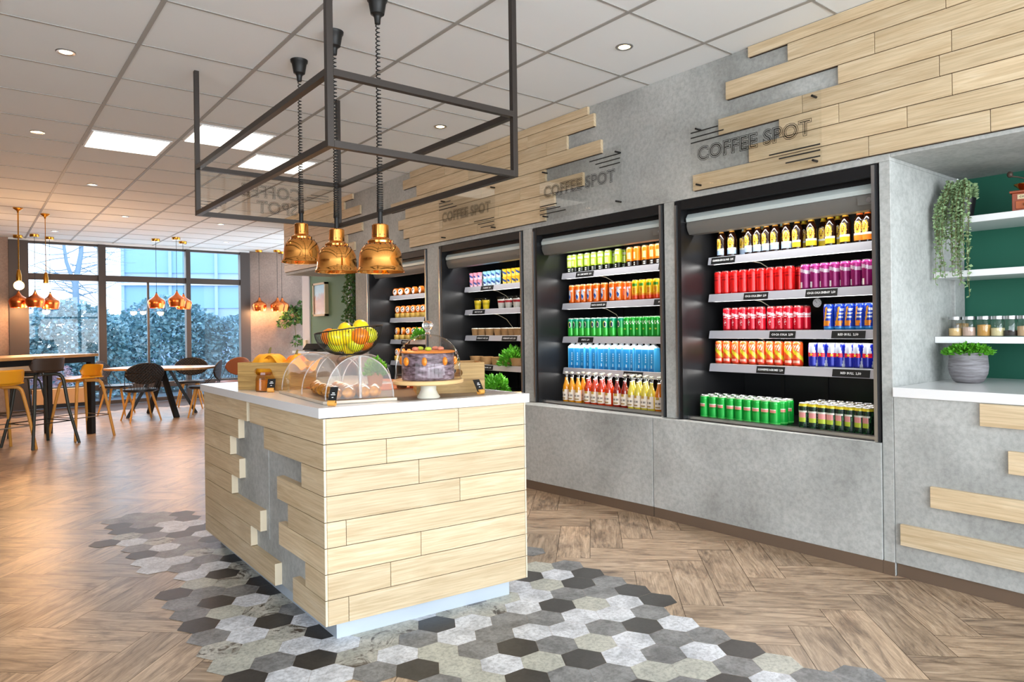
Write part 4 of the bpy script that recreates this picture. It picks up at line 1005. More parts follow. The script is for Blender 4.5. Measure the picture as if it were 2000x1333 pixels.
# ================================================================== THINGS ON THE ISLAND
ZT = .9655
def crate(label, c, rz):
    t = thing('wooden_crate', label, 'crate', c, rz, 'wooden crates on the island'); w, d, h, th = .335, .24, .148, .011
    wood = M_CR
    for y in (0, d):                                              # long sides with a hand slot
        b = MB(); y0, y1 = (y, y + th) if y == 0 else (y - th, y)
        sl, sh_, sz = .05, .019, .098; pts = []
        for k in range(24):
            a = math.pi * 2 * k / 24; cx = (sl if math.cos(a) > 0 else -sl) * .78; pts.append((w / 2 + cx + sh_ * math.cos(a), sz + sh_ * math.sin(a)))
        outer = []
        for k in range(24):
            a = math.pi * 2 * (k) / 24; dx, dz = math.cos(a), math.sin(a); q = min((w / 2) / max(1e-6, abs(dx)), ((h - sz) if dz > 0 else sz) / max(1e-6, abs(dz))); outer.append((w / 2 + dx * q, sz + dz * q))
        import bisect
        for cxx, czz in ((0, 0), (w, 0), (w, h), (0, h)):
            k = min(range(24), key=lambda k: (outer[k][0] - cxx) ** 2 + (outer[k][1] - czz) ** 2); outer[k] = (cxx, czz)
        vs = []; 
        for yy in (y0, y1): vs += [(p[0], yy, p[1]) for p in outer] + [(p[0], yy, p[1]) for p in pts]
        fs = []
        for k in range(24):
            k2 = (k + 1) % 24; fs += [(k, k2, 24 + k2, 24 + k), (48 + k, 72 + k, 72 + k2, 48 + k2), (24 + k, 24 + k2, 72 + k2, 72 + k), (k, 48 + k, 48 + k2, k2)]
        uvs = [[(vs[i][0], vs[i][2] + vs[i][1]) for i in f] for f in fs]
        b.add(vs, fs, 0, uvs, (random.random(), random.random(), 0, 1)); b.build('side_board', wood, t)
    for x in (0, w - th): b = MB(); b.box((x, th, 0), (x + th, d - th, h), 0, (random.random(), .4, 0, 1), 'y'); b.build('end_board', wood, t)
    b = MB(); b.box((th, th, .003), (w - th, d - th, .012), 0, (.3, .2, 0, 1), 'x'); b.build('base_board', wood, t)
    return t
M_CR = grain('crate_wood', (.55, .42, .24), (.74, .60, .37), (.62, .50, .30), .55)
d1 = Vector((1.325 - 1.148, 3.583 - 3.861)); crate('wooden crate with slot handle holding yellow squashes, left end of the island', (1.150, 3.862, ZT), math.atan2(d1.y, d1.x))
d2 = Vector((2.0 - 1.797, 2.742 - 2.842)); d2n = d2.normalized(); c2 = Vector((2.0, 2.742)) - d2n * .335
crate('wooden crate with slot handle behind the cake stand, right end of the island', (c2.x, c2.y + .0, ZT + .001), math.atan2(d2.y, d2.x))
# squashes and cloth in the left crate
ax = d1.normalized().to_3d(); ay = Vector((-ax.y, ax.x, 0)); C1 = Vector((1.150, 3.862, ZT))
def ribbed(name, label, cat, c, r, sq, m, ribs=9, seed=0):
    b = MB(); nu, nv = 45, 16; vs = []
    for j in range(nv + 1):
        ph = math.pi * j / nv
        for i in range(nu):
            a = 2 * math.pi * i / nu; q = r * (1 - .10 * (abs(math.cos(a * ribs / 2)) ** .5 < .45)) * (.93 + .07 * abs(math.sin(a * ribs / 2))); vs.append((q * max(.01, math.sin(ph)) * math.cos(a), q * max(.01, math.sin(ph)) * math.sin(a), -r * sq * math.cos(ph) * (1 - .12 * (math.sin(ph) < .4))))
    b.add(vs, [(j * nu + i, j * nu + (i + 1) % nu, (j + 1) * nu + (i + 1) % nu, (j + 1) * nu + i) for j in range(nv) for i in range(nu)])
    o = b.build(name, m, smooth=80); o.location = c; tag(o, label, cat)
    s = MB(); s.tube([(0, 0, r * sq * .85), (.004, 0, r * sq + .012), (.01, .004, r * sq + .022)], [.008, .006, .005], 8); s.build('stalk', M_STEM, o, smooth=60); return o
M_SQ = mat('squash_yellow', (.93, .64, .12), .5); M_PK = mat('pumpkin_orange', (.90, .46, .10), .45)
ribbed('squash', 'yellow squash in the left crate, nearest its left end', 'squash', C1 + ax * .115 + ay * .12 + Vector((0, 0, .125)), .098, .80, M_SQ)
ribbed('pumpkin', 'small orange pumpkin in the middle of the left crate', 'pumpkin', C1 + ax * .255 + ay * .17 + Vector((0, 0, .150)), .055, .70, M_PK)
b = MB()
def clothf(u, v): return (C1 + ax * (.16 + .22 * u) + ay * (.02 + .22 * v)) + Vector((0, 0, .150 + .022 * math.sin(u * 9 + v * 5) + .018 * math.cos(v * 11 - u * 4) - .05 * max(0, u - .75) * 2))
b.grid(clothf, 26, 26); o = b.build('paper_bag', mat('ochre_paper', (.92, .62, .14), .7), smooth=30, solid=.002); tag(o, 'crumpled ochre paper sheet lying on the right half of the left crate', 'paper')

# roll-top dome with croissants
P0 = Vector((1.192, 2.792, ZT)); P1_ = Vector((1.485, 2.727, ZT)); P2_ = Vector((1.252, 3.495, ZT)); ex = (P1_ - P0).normalized(); ey = (P2_ - P0).normalized(); wd = (P1_ - P0).length; ln = (P2_ - P0).length * .96
dm = thing('display_dome', 'clear roll-top display dome over croissants on the island', 'display dome', P0)
def arc(u, off=0): a = math.pi * u; r = wd / 2 - off; return ex * (wd / 2 - r * math.cos(a)) + Vector((0, 0, .018 + (.186 - off) * math.sin(a) ** .92))
b = MB(); n = 40
b.grid(lambda u, v: tuple(arc(u) + ey * ln * v), 40, 12); b.build('shell', M_DOME, dm, smooth=80)
for yy in (0.001, ln):
    b = MB(); ps = [arc(i / 40) + ey * yy for i in range(41)]; b.add([tuple(p) for p in ps], [tuple(range(41))]); b.build('end_panel', M_DOME, dm)
M_RIMG = mat('clear_plastic_rim', (.93, .93, .93), .08, trans=.8, ior=1.3)
for yy in (0, ln * .5, ln): b = MB(); b.tube([arc(i / 40, .001) + ey * yy for i in range(41)], .003, 8); b.build('rim', M_RIMG, dm, smooth=60)
b = MB(); q = [-ex * .012 - ey * .012, ex * (wd + .012) - ey * .012, ex * (wd + .012) + ey * (ln + .012), -ex * .012 + ey * (ln + .012)]
prism(b, [(p.x, p.y) for p in q], .0, .014); b.build('tray', mat('tray_plastic', (.90, .84, .76), .15, trans=.3), dm, bevel=.003)
b = MB(); pm = ex * wd * .5 - ey * .004; b.tube([pm + Vector((0, 0, .02)), pm + Vector((0, 0, .20))], .007, 10); b.build('handle', M_RIMG, dm, smooth=60)
def croissant():
    b = MB(); nu, nv = 40, 16; vs = []
    for i in range(nu + 1):
        f = i / nu; a = (f - .5) * 2.1; c = Vector((.062 * math.sin(a), .05 - .05 * math.cos(a), 0)); r = .030 * math.sin(math.pi * min(max(f, .02), .98)) ** .62 * (1 + .10 * abs(math.sin(f * math.pi * 6)))
        t = Vector((math.cos(a), math.sin(a), 0)); nn = Vector((-t.y, t.x, 0))
        for k in range(nv): g = 2 * math.pi * k / nv; vs.append(c + nn * r * math.cos(g) + Vector((0, 0, r * .9 * math.sin(g) + .026)))
    b.add(vs, [(i * nv + k, i * nv + (k + 1) % nv, (i + 1) * nv + (k + 1) % nv, (i + 1) * nv + k) for i in range(nu) for k in range(nv)])
    m = mat('pastry', (.70, .42, .15), .4, coat=.3); v = objco(m); nz = noise(m, v, 40, 4); L(m, ramp(m, nz, [(.35, (.50, .27, .05)), (.6, (.80, .53, .13)), (.8, (.92, .72, .30))]), m.node_tree.nodes['Principled BSDF'].inputs['Base Color'])
    o = b.build('croissant', m, smooth=80); tag(o, 'x', 'croissant')
    d = MB(); 
    for s in (-.028, 0, .028): d.tube([(s, .0 + g * .01 - .022, .045 + .010 * math.cos(g - 2)) for g in range(5)], .0026, 6)
    d.build('icing', mat('icing', (.96, .93, .88), .4), o, smooth=60)
    return Proto(o)
CRO = croissant(); rr_ = random.Random(4)
seat = [(.07, .07), (.14, .075), (.21, .07), (.27, .085), (.08, .17), (.16, .17), (.235, .175), (.09, .27), (.18, .265), (.10, .39), (.2, .38), (.13, .50)]
for i, (u, v) in enumerate(seat):
    p = P0 + ex * u * wd / .33 + ey * v + Vector((0, 0, .014)); row = ['front', 'front', 'front', 'front', 'second', 'second', 'second', 'third', 'third', 'fourth', 'fourth', 'back'][i]; pos = [1, 2, 3, 4, 1, 2, 3, 1, 2, 1, 2, 1][i]
    CRO.put(p, math.atan2(ex.y, ex.x) + math.pi / 2 + rr_.uniform(-.4, .4), 'iced croissant under the roll-top dome, %s row, %s from the left' % (row, ORD[pos - 1]), 'croissants under the roll-top dome')

# wire bowl of fruit on the dome
bc = P0 + ex * wd * .5 + ey * .13 ; bc = Vector((bc.x, bc.y, ZT + .018 + .186 + .0045))
RB, HB = .150, .114
def bowlr(f): return .062 + (RB - .062) * math.sin(f * math.pi / 2) ** .85
wb = thing('wire_bowl', 'dark wire fruit bowl standing on top of the roll-top dome', 'bowl', bc)
def rimz(a): return HB * (.97 + .16 * math.cos(a + .67))
b = MB()
for k in range(72):
    a = 2 * math.pi * k / 72; b.tube([(bowlr(f) * math.cos(a), bowlr(f) * math.sin(a), rimz(a) * (f ** 1.25)) for f in [i / 9 for i in range(10)]], .0013, 5, cap=False)
b.build('wires', M_BLACK, wb, smooth=60)
b = MB(); b.tube([(RB * math.cos(a), RB * math.sin(a), rimz(a)) for a in [2 * math.pi * i / 60 for i in range(60)]], .0026, 8, closed=True); b.build('rim', M_BLACK, wb, smooth=60)
b = MB(); b.tube([(.062 * math.cos(a), .062 * math.sin(a), 0) for a in [2 * math.pi * i / 40 for i in range(40)]], .003, 8, closed=True); b.build('base_ring', M_BLACK, wb, smooth=60)
def fruit(name, col, r, sq, bumpy):
    m = mat('skin_' + name, col, .38, coat=.15); v = objco(m); nz = noise(m, v, 18, 3); L(m, ramp(m, nz, [(.4, col), (.7, tuple(min(1, x * 1.1) for x in col))]), m.node_tree.nodes['Principled BSDF'].inputs['Base Color']); bump(m, noise(m, v, 220, 2), .15, .0006)
    b = MB()
    prof = [(.0005, -r * sq), (r * .25, -r * sq * .96), (r * .6, -r * sq * .78), (r * .9, -r * sq * .4), (r, 0), (r * .9, r * sq * .42), (r * .6, r * sq * .78), (r * .25, r * sq * .95), (.0005, r * sq * .93)]
    b.lathe(prof, 26); o = b.build(name, m, smooth=80); s = MB(); s.tube([(0, 0, r * sq * .90), (.002, 0, r * sq + .008)], .0022, 6); s.build('stalk', M_STEM, o); tag(o, name, name.split('_')[-1]); return Proto(o)
LEM = fruit('lemon', (.97, .83, .10), .036, 1.22, 1); ORA = fruit('orange', (.96, .50, .08), .040, .97, 1); APP = fruit('green_apple', (.84, .83, .14), .038, .92, 0)
FL = [(LEM, .0, .0, .040, 'lemon at the bottom centre of the wire bowl'), (APP, -.055, -.03, .048, 'green apple low on the left of the wire bowl'), (APP, .045, -.05, .047, 'green apple low in front of the wire bowl'),
      (ORA, .075, .02, .055, 'orange low on the right of the wire bowl'), (LEM, -.05, .055, .050, 'lemon low at the back left of the wire bowl'), (LEM, .03, .075, .055, 'lemon low at the back right of the wire bowl'),
      (ORA, -.100, .015, .086, 'orange at the left rim of the wire bowl'), (LEM, -.040, -.085, .083, 'yellow lemon against the front wires, left of centre'), (APP, .015, -.01, .098, 'green apple in the middle of the pile of fruit'),
      (ORA, .075, -.075, .088, 'orange against the front wires on the right'), (APP, .104, -.005, .092, 'green apple at the right rim of the wire bowl'), (LEM, -.03, .05, .112, 'yellow lemon showing above the rim, middle of the bowl'),
      (LEM, .055, .035, .128, 'yellow lemon topmost of the fruit in the wire bowl'), (LEM, .005, -.07, .088, 'yellow lemon in the centre of the bowl near the front')]
for i, (p, u, v, z, lb) in enumerate(FL):
    o = p.put(bc + RT * u * .9 + FW * v * .9 + Vector((0, 0, z * .90 + .002)), 0, lb, 'fruit in the wire bowl', rot=(random.uniform(-1, 1), random.uniform(-1, 1), random.uniform(0, 3)))

# cake stand, cake and glass dome
cc = Vector((1.657, 2.712, ZT + .0012))
cs = thing('cake_stand', 'round wooden cake stand on a pale marble foot, right of the roll-top dome', 'cake stand', cc)
b = MB(); b.lathe([(.0005, 0), (.052, 0), (.053, .006), (.044, .018), (.036, .035), (.036, .052), (.042, .066), (.0005, .066)], 40); b.build('foot', mat('marble', (.85, .84, .78), .25), cs, smooth=40)
b = MB(); b.lathe([(.0005, .066), (.155, .066), (.161, .070), (.162, .080), (.158, .085), (.0005, .085)], 56); b.build('plate', mat('plate_wood', (.87, .72, .50), .4), cs, smooth=35)
dmz = cc.z + .0855
gd = thing('glass_cloche', 'clear glass cloche with round knob on the cake stand', 'cloche', (cc.x, cc.y, dmz))
pr = [(.152, 0), (.153, .004), (.1505, .03), (.150, .06), (.146, .09), (.135, .125), (.115, .158), (.085, .184), (.05, .200), (.016, .207), (.0105, .211), (.010, .222), (.018, .230), (.0255, .243), (.0255, .253), (.018, .265), (.0005, .270)]
b = MB(); b.lathe(pr[:10] + [(.0005, .2075)], 56); b.build('dome', M_DOME, gd, smooth=60)
b = MB(); b.lathe([(.0005, .208)] + pr[9:], 28); b.build('knob', M_GLASS, gd, smooth=60)
b = MB(); b.lathe([(.0005, 0), (.118, 0), (.12, .004), (.12, .112), (.116, .120), (.0005, .121)], 48); M_CAKE = mat('cake_icing', (.36, .27, .30), .5); v = objco(M_CAKE, (1, 1, 3)); L(M_CAKE, ramp(M_CAKE, noise(M_CAKE, v, 22, 5), [(.35, (.22, .14, .14)), (.55, (.48, .40, .44)), (.7, (.70, .64, .68))]), M_CAKE.node_tree.nodes['Principled BSDF'].inputs['Base Color'])
o = b.build('layer_cake', M_CAKE, smooth=40); o.location = (cc.x, cc.y, dmz + .0005); tag(o, 'dark layer cake with orange slices inside the glass cloche', 'cake')
b = MB(); b.lathe([(.0005, .1212), (.121, .1212), (.125, .126), (.119, .131), (.0005, .132)], 48); b.build('top_layer', mat('cake_top', (.86, .52, .22), .4), o, smooth=40)
for k in range(16):
    a = 2 * math.pi * k / 16 + .1; s = MB(); s.ball((.122 * math.cos(a), .122 * math.sin(a), .085 + .008 * (k % 2)), .022, 12, 0, (.45, .8, .9)); s.build('fruit_slice', mat('slice', (.95, .55, .12), .35, coat=.4), o, smooth=60) if k % 2 == 0 else None
for k in range(5):
    s = MB(); a = k * 1.26 + .4; s.ball((.06 * math.cos(a), .06 * math.sin(a), .140), .016, 12, 0, (1, 1, .6)); s.build('fruit_topping', mat('leafy', (.70, .78, .22), .5) if k % 2 else mat('slice2', (.80, .50, .40), .4), o, smooth=60)

def card(label, c, rz, h=.07, w=.045):
    t = thing('card_holder', label, 'card', c, rz, 'small black price cards on wooden clips')
    b = MB(); b.tube([(-.016, 0, .012), (.016, 0, .012)], .012, 14); b.build('wood_block', M_YLEG, t, smooth=40)
    b = MB(); b.add([(-w / 2, -.002, .014), (w / 2, -.002, .014), (w / 2 - .002, .028, h), (-w / 2 - .002, .028, h), (-w / 2, .0, .013), (w / 2, .0, .013), (w / 2 - .002, .030, h), (-w / 2 - .002, .030, h)], [(0, 1, 2, 3), (7, 6, 5, 4), (0, 4, 5, 1), (2, 6, 7, 3), (1, 5, 6, 2), (3, 7, 4, 0)]); e = b.build('card', M_TAG, t)
    b = MB()
    for zz, ww in ((.052, .012), (.045, .02), (.034, .008)):
        yy = -.002 + .030 * (zz - .014) / (h - .014) - .0008; b.box((-ww / 2, yy - .0004, zz), (ww / 2, yy, zz + .003))
    b.build('card_print', M_WTEXT, e)
card('black card leaning on a wooden block in front of the roll-top dome', (1.187, 2.712, ZT), -.9, .078, .036)
card('black card on a wooden clip in front of the right crate', (1.925, 2.672, ZT), .2)
card('black card on a wooden clip beside the glass jar, left of the roll-top dome', (1.225, 3.56, ZT), -.6, .068, .04)
t = thing('biscuit_jar', 'faceted clear amber jar between the left crate and the roll-top dome', 'jar', (1.232, 3.665, ZT)); b = MB(); b.lathe([(.0005, 0), (.048, 0), (.052, .008), (.05, .07), (.040, .088), (.038, .10)], 10); b.build('glass', thin('amber_clear', (.90, .72, .42, 1), 2), t)
b = MB(); b.lathe([(.0005, .003), (.045, .003), (.044, .055), (.0005, .06)], 20); b.build('biscuits', mat('biscuit', (.74, .50, .22), .8), t, smooth=40)
for i, (x, y) in enumerate(((1.800, 3.215), (1.855, 3.175), (1.915, 3.19))):
    b = MB(); b.lathe([(.0005, 0), (.027, 0), (.028, .004), (.028, .055), (.022, .062)], 22); o = b.build('jam_jar', mat('jam_%d' % i, [(.28, .16, .08), (.62, .20, .05), (.75, .28, .06)][i], .15, coat=.6), smooth=40); o.location = (x, y, .9733); tag(o, ['dark brown', 'red', 'orange-red'][i] + ' preserve jar behind the cake stand foot, ' + ['left of three', 'middle of three', 'right of three'][i], 'jar', 'preserve jars'); s = MB(); s.lathe([(.024, .062), (.025, .072), (.0005, .073)], 22); s.build('lid', M_TEXT, o, smooth=40)
t = thing('display_dome', 'second clear display dome over salads, behind the first on the island', 'display dome', (1.75, 3.52, .973))
b = MB(); b.grid(lambda u, v: (-.15 * math.cos(math.pi * u), .36 * v, .17 * math.sin(math.pi * u)), 30, 6); b.build('shell', M_DOME, t, smooth=80)
for yy in (0, .36): b = MB(); b.tube([(-.15 * math.cos(math.pi * i / 30), yy, .17 * math.sin(math.pi * i / 30) + .002) for i in range(31)], .003, 8); b.build('rim', M_RIMG, t, smooth=60)
b = MB(); b.box((-.16, -.01, 0), (.16, .37, .008)); b.build('tray', M_WHITE, t)
t = thing('potted_herb', 'leafy green herb in a small pot between the two clear domes', 'plant', (1.74, 3.40, .973)); b = MB(); b.lathe([(.0005, 0), (.035, 0), (.045, .07), (.04, .072), (.0005, .065)], 24); b.build('pot', M_KRAFT, t, smooth=40); o = leaves(220, .055, .085, .03, 9).build('foliage', M_LEAF, t); o.location = (0, 0, .065)

# ================================================================== CEILING LIGHTS
def downlight(x, y, label, e=9, warm=WARM):
    t = thing('downlight', label, 'ceiling light', (x, y, CEIL), 0, 'recessed ceiling spots')
    b = MB(); b.lathe([(.034, -.001), (.036, -.005), (.048, -.006), (.052, -.003), (.052, 0)], 28); b.build('ring', M_STEEL, t, smooth=40)
    b = MB(); b.lathe([(.0005, -.003), (.033, -.003)], 20); b.build('lens', M_SPOTGLOW, t)
    light('downlight_beam', 'SPOT', (x, y, CEIL - .012), e, warm, .03, spot_size=R(110), spot_blend=.8)
for x, y, lb, e in ((.465, 4.75, 'recessed ceiling spot at the upper left, nearest on that side', 15), (.46, 6.76, 'recessed ceiling spot below the nearest one at the left', 22), (1.09, 8.8, 'recessed ceiling spot left of the three light panels', 34),
                    (1.75, 10.95, 'recessed ceiling spot between the brass pendants and the hanging frame', 36), (1.1, 13.1, 'recessed ceiling spot in front of the leftmost window', 30), (3.04, 10.95, 'recessed ceiling spot just under the mirrored sign', 34),
                    (3.72, 13.1, 'recessed ceiling spot in front of the right window', 30), (3.05, 2.74, 'recessed ceiling spot nearest the sign of the rightmost fridge', 12), (3.03, 4.72, 'recessed ceiling spot seen through the hanging frame', 12)):
    downlight(x, y, lb, e * (2.2 if y > 6 else 1), WARM if y > 6 else SOFT)
for i, (x, y, lb) in enumerate(((.80 + .3, 6.74, 'leftmost of the three lit ceiling panels'), (1.455 + .3, 6.06, 'middle one of the three lit ceiling panels, farthest up'), (2.105 + .3, 6.74, 'rightmost of the three lit ceiling panels, behind the frame'))):
    t = thing('light_panel', lb, 'ceiling light', (x, y, CEIL), 0, 'lit square ceiling panels'); b = MB(); b.box((-.30, -.30, -.006), (.30, .30, 0)); b.box((-.29, -.29, -.0065), (.29, .29, -.006)); b.build('frame', M_WTEXT, t)
    b = MB(); b.box((-.282, -.282, -.009), (.282, .282, -.0066)); b.build('diffuser', M_PANEL, t)

def pendant(label, x, y, z0, z1, gr):
    t = thing('copper_pendant', label, 'pendant lamp', (x, y, z0), 0, gr); h = z1 - z0
    b = MB(); pr = [(.118, 0), (.134, h * .24), (.140, h * .38), (.128, h * .50), (.080, h * .62), (.040, h * .72), (.022, h * .84), (.012, h * .93)]; b.lathe(pr + [(r - .002, z - .001) for r, z in pr[::-1][1:]], 36); b.build('shade', M_COPPER2, t, smooth=35)
    b = MB(); b.lathe([(.0118, h * .93), (.010, h), (.0005, h + .006)], 14); b.build('socket', M_DSEAT, t, smooth=40)
    b = MB(); b.tube([(0, 0, h), (0, 0, CEIL - z0 - .03)], .0035, 6); b.build('cord', M_BLACK, t)
    b = MB(); zt = CEIL - z0; b.lathe([(.0005, zt - .045), (.062, zt - .045), (.066, zt - .04), (.066, zt), (.0005, zt)], 28); b.build('canopy', M_BRASS, t, smooth=40)
    b = MB(); b.ball((0, 0, .035), .035, 14); b.build('bulb', M_BULB, t, smooth=60)
    light('pendant_light', 'POINT', (x, y, z0 - .02), 16, WARM, .06)
PG = 'copper pendants by the windows'
for a in ((.66, 13.95, 1.735, 2.025, 'copper pendant, leftmost of the three over the high table'), (.869, 13.693, 1.740, 2.017, 'copper pendant, middle of the three over the high table'), (1.095, 13.95, 1.718, 2.003, 'copper pendant, right one of the three over the high table'),
          (2.592, 13.277, 1.723, 2.0, 'copper pendant hanging alone before the middle window'), (2.835, 12.882, 1.740, 2.022, 'copper pendant, left one of the overlapping pair before the middle window'), (3.058, 13.397, 1.712, 1.999, 'copper pendant, right one of the overlapping pair before the middle window'),
          (4.62, 14.02, 1.704, 1.996, 'copper pendant before the brown wall, farthest left of that group'), (4.92, 13.83, 1.698, 1.989, 'copper pendant before the brown wall, middle of that group'), (5.10, 14.07, 1.702, 1.997, 'copper pendant before the brown wall, partly hidden on the right')):
    pendant(a[4], a[0], a[1], a[2], a[3], PG)
for i, (x, y, lb) in enumerate(((.523, 10.94, 'brass bulb lamp at the far left with starry glow'), (.841, 11.3, 'brass bulb lamp right of the starry one'))):
    t = thing('bulb_pendant', lb, 'pendant lamp', (x, y, 1.925), 0, 'bare bulb brass pendants'); zt = CEIL - 1.925
    b = MB(); b.lathe([(.0005, zt - .07), (.008, zt - .07), (.016, zt - .04), (.055, zt - .012), (.055, zt), (.0005, zt)], 24); b.build('canopy', M_BRASS, t, smooth=40); b = MB(); b.tube([(0, 0, .2), (0, 0, zt - .06)], .008 if i == 0 else .005, 8); b.build('rod', M_BRASS, t, smooth=40)
    b = MB(); b.lathe([(.0005, .06), (.030, .06), (.030, .13), (.018, .20), (.0005, .21)], 20); b.build('socket', M_BRASS, t, smooth=40); b = MB(); b.ball((0, 0, 0), .058, 20); b.build('bulb', M_BULB, t, smooth=60)
    light('bulb_light', 'POINT', (x, y, 1.84), 40, WARM, .05)

# ================================================================== TABLES, STOOLS, CHAIRS
M_TTOP = grain('table_oak', (.66, .48, .30), (.82, .64, .42), (.88, .74, .55), .35)
A_ = Vector((1.32, 10.27)); el = Vector((-.74, -.67)).normalized(); es = Vector((-.67, .74)).normalized()
tb = thing('high_table', 'long high table with oak top and black square legs at the left', 'table', (A_.x, A_.y, 0), math.atan2(el.y, el.x)); L_, D_ = 2.3, .76
def ty(v): return -v
b = MB(); b.box((0, -D_, .995), (L_, 0, 1.03), 0, (.3, .5, .2, 1), 'x'); b.build('table_top', M_TTOP, tb, bevel=.002)
b = MB(); b.box((.03, -D_ + .03, .925), (L_ - .03, -D_ + .06, .995)); b.box((.03, -.06, .925), (L_ - .03, -.03, .995)); b.box((.03, -D_ + .06, .925), (.06, -.06, .995)); b.box((L_ - .06, -D_ + .06, .925), (L_ - .03, -.06, .995)); b.build('apron', M_BLACK, tb)
for x in (.03, L_ - .10):
    for y in (-.10, -D_ + .03): b = MB(); b.box((x, y, 0), (x + .07, y + .07, .925)); b.build('leg', M_BLACK, tb, bevel=.002)

def stool(name, label, c, rz, mseat, mleg, legw, wire, gr, sp=.25, sh=.745):
    t = thing(name, label, 'stool', c, rz, gr)
    b = MB(); b.grid(lambda u, v: (.20 * (2 * u - 1) * (1 - .12 * (v) ** 3), -.17 + .34 * v, sh - .012 + .03 * (2 * u - 1) ** 2 * .6 + .012 * (1 - v) ** 3 * -1), 16, 12); b.build('seat', mseat, t, smooth=60, solid=.014, bevel=0)
    def bk(u, v):
        a = (2 * u - 1); e = min(1, (1 - abs(a)) * 5) ** .5
        return (.215 * math.sin(a * 1.15), .165 + .03 * (1 - a * a) - .05 * a * a + .02 * v, sh + .0 + .155 * (v * e + .5 * (1 - e)) * 1.0)
    b = MB(); b.grid(bk, 24, 8); b.build('backrest', mseat, t, smooth=60, solid=.014)
    for sx in (-1, 1):
        for sy in (-1, 1):
            b = MB(); pts = [(sx * .03, sy * .03, sh - .036), (sx * .10, sy * .10, sh - .036), (sx * .135, sy * .135, sh - .045), (sx * .155, sy * .155, sh - .075), (sx * .165, sy * .165, sh - .12), (sx * .20, sy * .20, .4), (sx * sp, sy * sp, 0)]
            sm = []
            for i in range(len(pts) - 1):
                for f in range(3): sm.append(Vector(pts[i]).lerp(Vector(pts[i + 1]), f / 3))
            sm.append(Vector(pts[-1])); b.tube(sm, [legw * (1 - .35 * (i / len(sm))) for i in range(len(sm))], 10); b.build('leg', mleg, t, smooth=50)
    q = .155 + .095 * (1 - .27 / .62) + .012; b = MB(); b.tube([(q, q, .27), (-q, q, .27), (-q, -q, .27), (q, -q, .27)], .006, 8, closed=True); b.build('footrest', wire, t)
    return t
stool('bar_stool', 'ochre bar stool at the right end of the high table', (1.09, 9.98, 0), R(-62), M_YEL, M_YLEG, .023, M_STEEL, 'ochre bar stools')
stool('bar_stool', 'ochre bar stool at the near side, cut by the left picture edge', (.25, 9.42, 0), R(-155), M_YEL, M_YLEG, .023, M_STEEL, 'ochre bar stools')
stool('bar_stool', 'dark brown bar stool on olive steel legs between the two ochre ones', (.645, 9.62, 0), R(-150), M_DSEAT, M_DLEG, .024, M_BLACK, 'dark bar stools', .27, .86)
stool('bar_stool', 'dark thin-legged bar stool behind the high table', (.52, 10.85, 0), R(20), mat('grey_seat', (.66, .66, .66), .5), M_DLEG, .014, M_BLACK, 'dark bar stools', .25, .76)

lt = thing('dining_table', 'low dining table with pale oak top on crossed black trestle legs', 'table', (2.36, 11.75, 0), R(-40))
b = MB(); n = 40; pts = []
for k in range(n): a = 2 * math.pi * k / n; pts.append((.80 * math.copysign(abs(math.cos(a)) ** .55, math.cos(a)), .44 * math.copysign(abs(math.sin(a)) ** .55, math.sin(a))))
prism(b, pts, .722, .752, 0, (.4, .3, .2, 1)); 
b.uv = [[(b.v[i][0], b.v[i][1]) for i in f] for f in b.f]; b.build('table_top', M_TTOP, lt, bevel=.003)
for sx, sy in ((-1, -1), (1, -1), (-1, 1), (1, 1)): b = MB(); b.bar((sx * .05, sy * .10, .722), (sx * .38, sy * .30, .0), .075, .045); b.build('leg', M_BLACK, lt)
b = MB(); b.box((-.2, -.2, .700), (.2, .2, .722)); b.build('top_plate', M_BLACK, lt)
M_QUILT = mat('quilted_black', (.085, .075, .07), .5); v = objco(M_QUILT)
def quilt():
    m = M_QUILT; b = m.node_tree.nodes['Principled BSDF']; sp = N(m, 'ShaderNodeSeparateXYZ'); L(m, v, sp.inputs[0]); outs = []
    for sgn in (1, -1):
        a = N(m, 'ShaderNodeMath', operation='MULTIPLY_ADD'); L(m, sp.outputs['Z'], a.inputs[0]); a.inputs[1].default_value = sgn; L(m, sp.outputs['X'], a.inputs[2])
        k = N(m, 'ShaderNodeMath', operation='MULTIPLY'); L(m, a.outputs[0], k.inputs[0]); k.inputs[1].default_value = 70
        s = N(m, 'ShaderNodeMath', operation='SINE'); L(m, k.outputs[0], s.inputs[0]); ab = N(m, 'ShaderNodeMath', operation='ABSOLUTE'); L(m, s.outputs[0], ab.inputs[0]); outs.append(ab.outputs[0])
    mn = N(m, 'ShaderNodeMath', operation='MINIMUM'); L(m, outs[0], mn.inputs[0]); L(m, outs[1], mn.inputs[1])
    L(m, ramp(m, mn.outputs[0], [(.06, (.30, .22, .16)), (.14, (.085, .075, .07))]), b.inputs['Base Color']); bump(m, mn.outputs[0], .6, .01)
quilt()
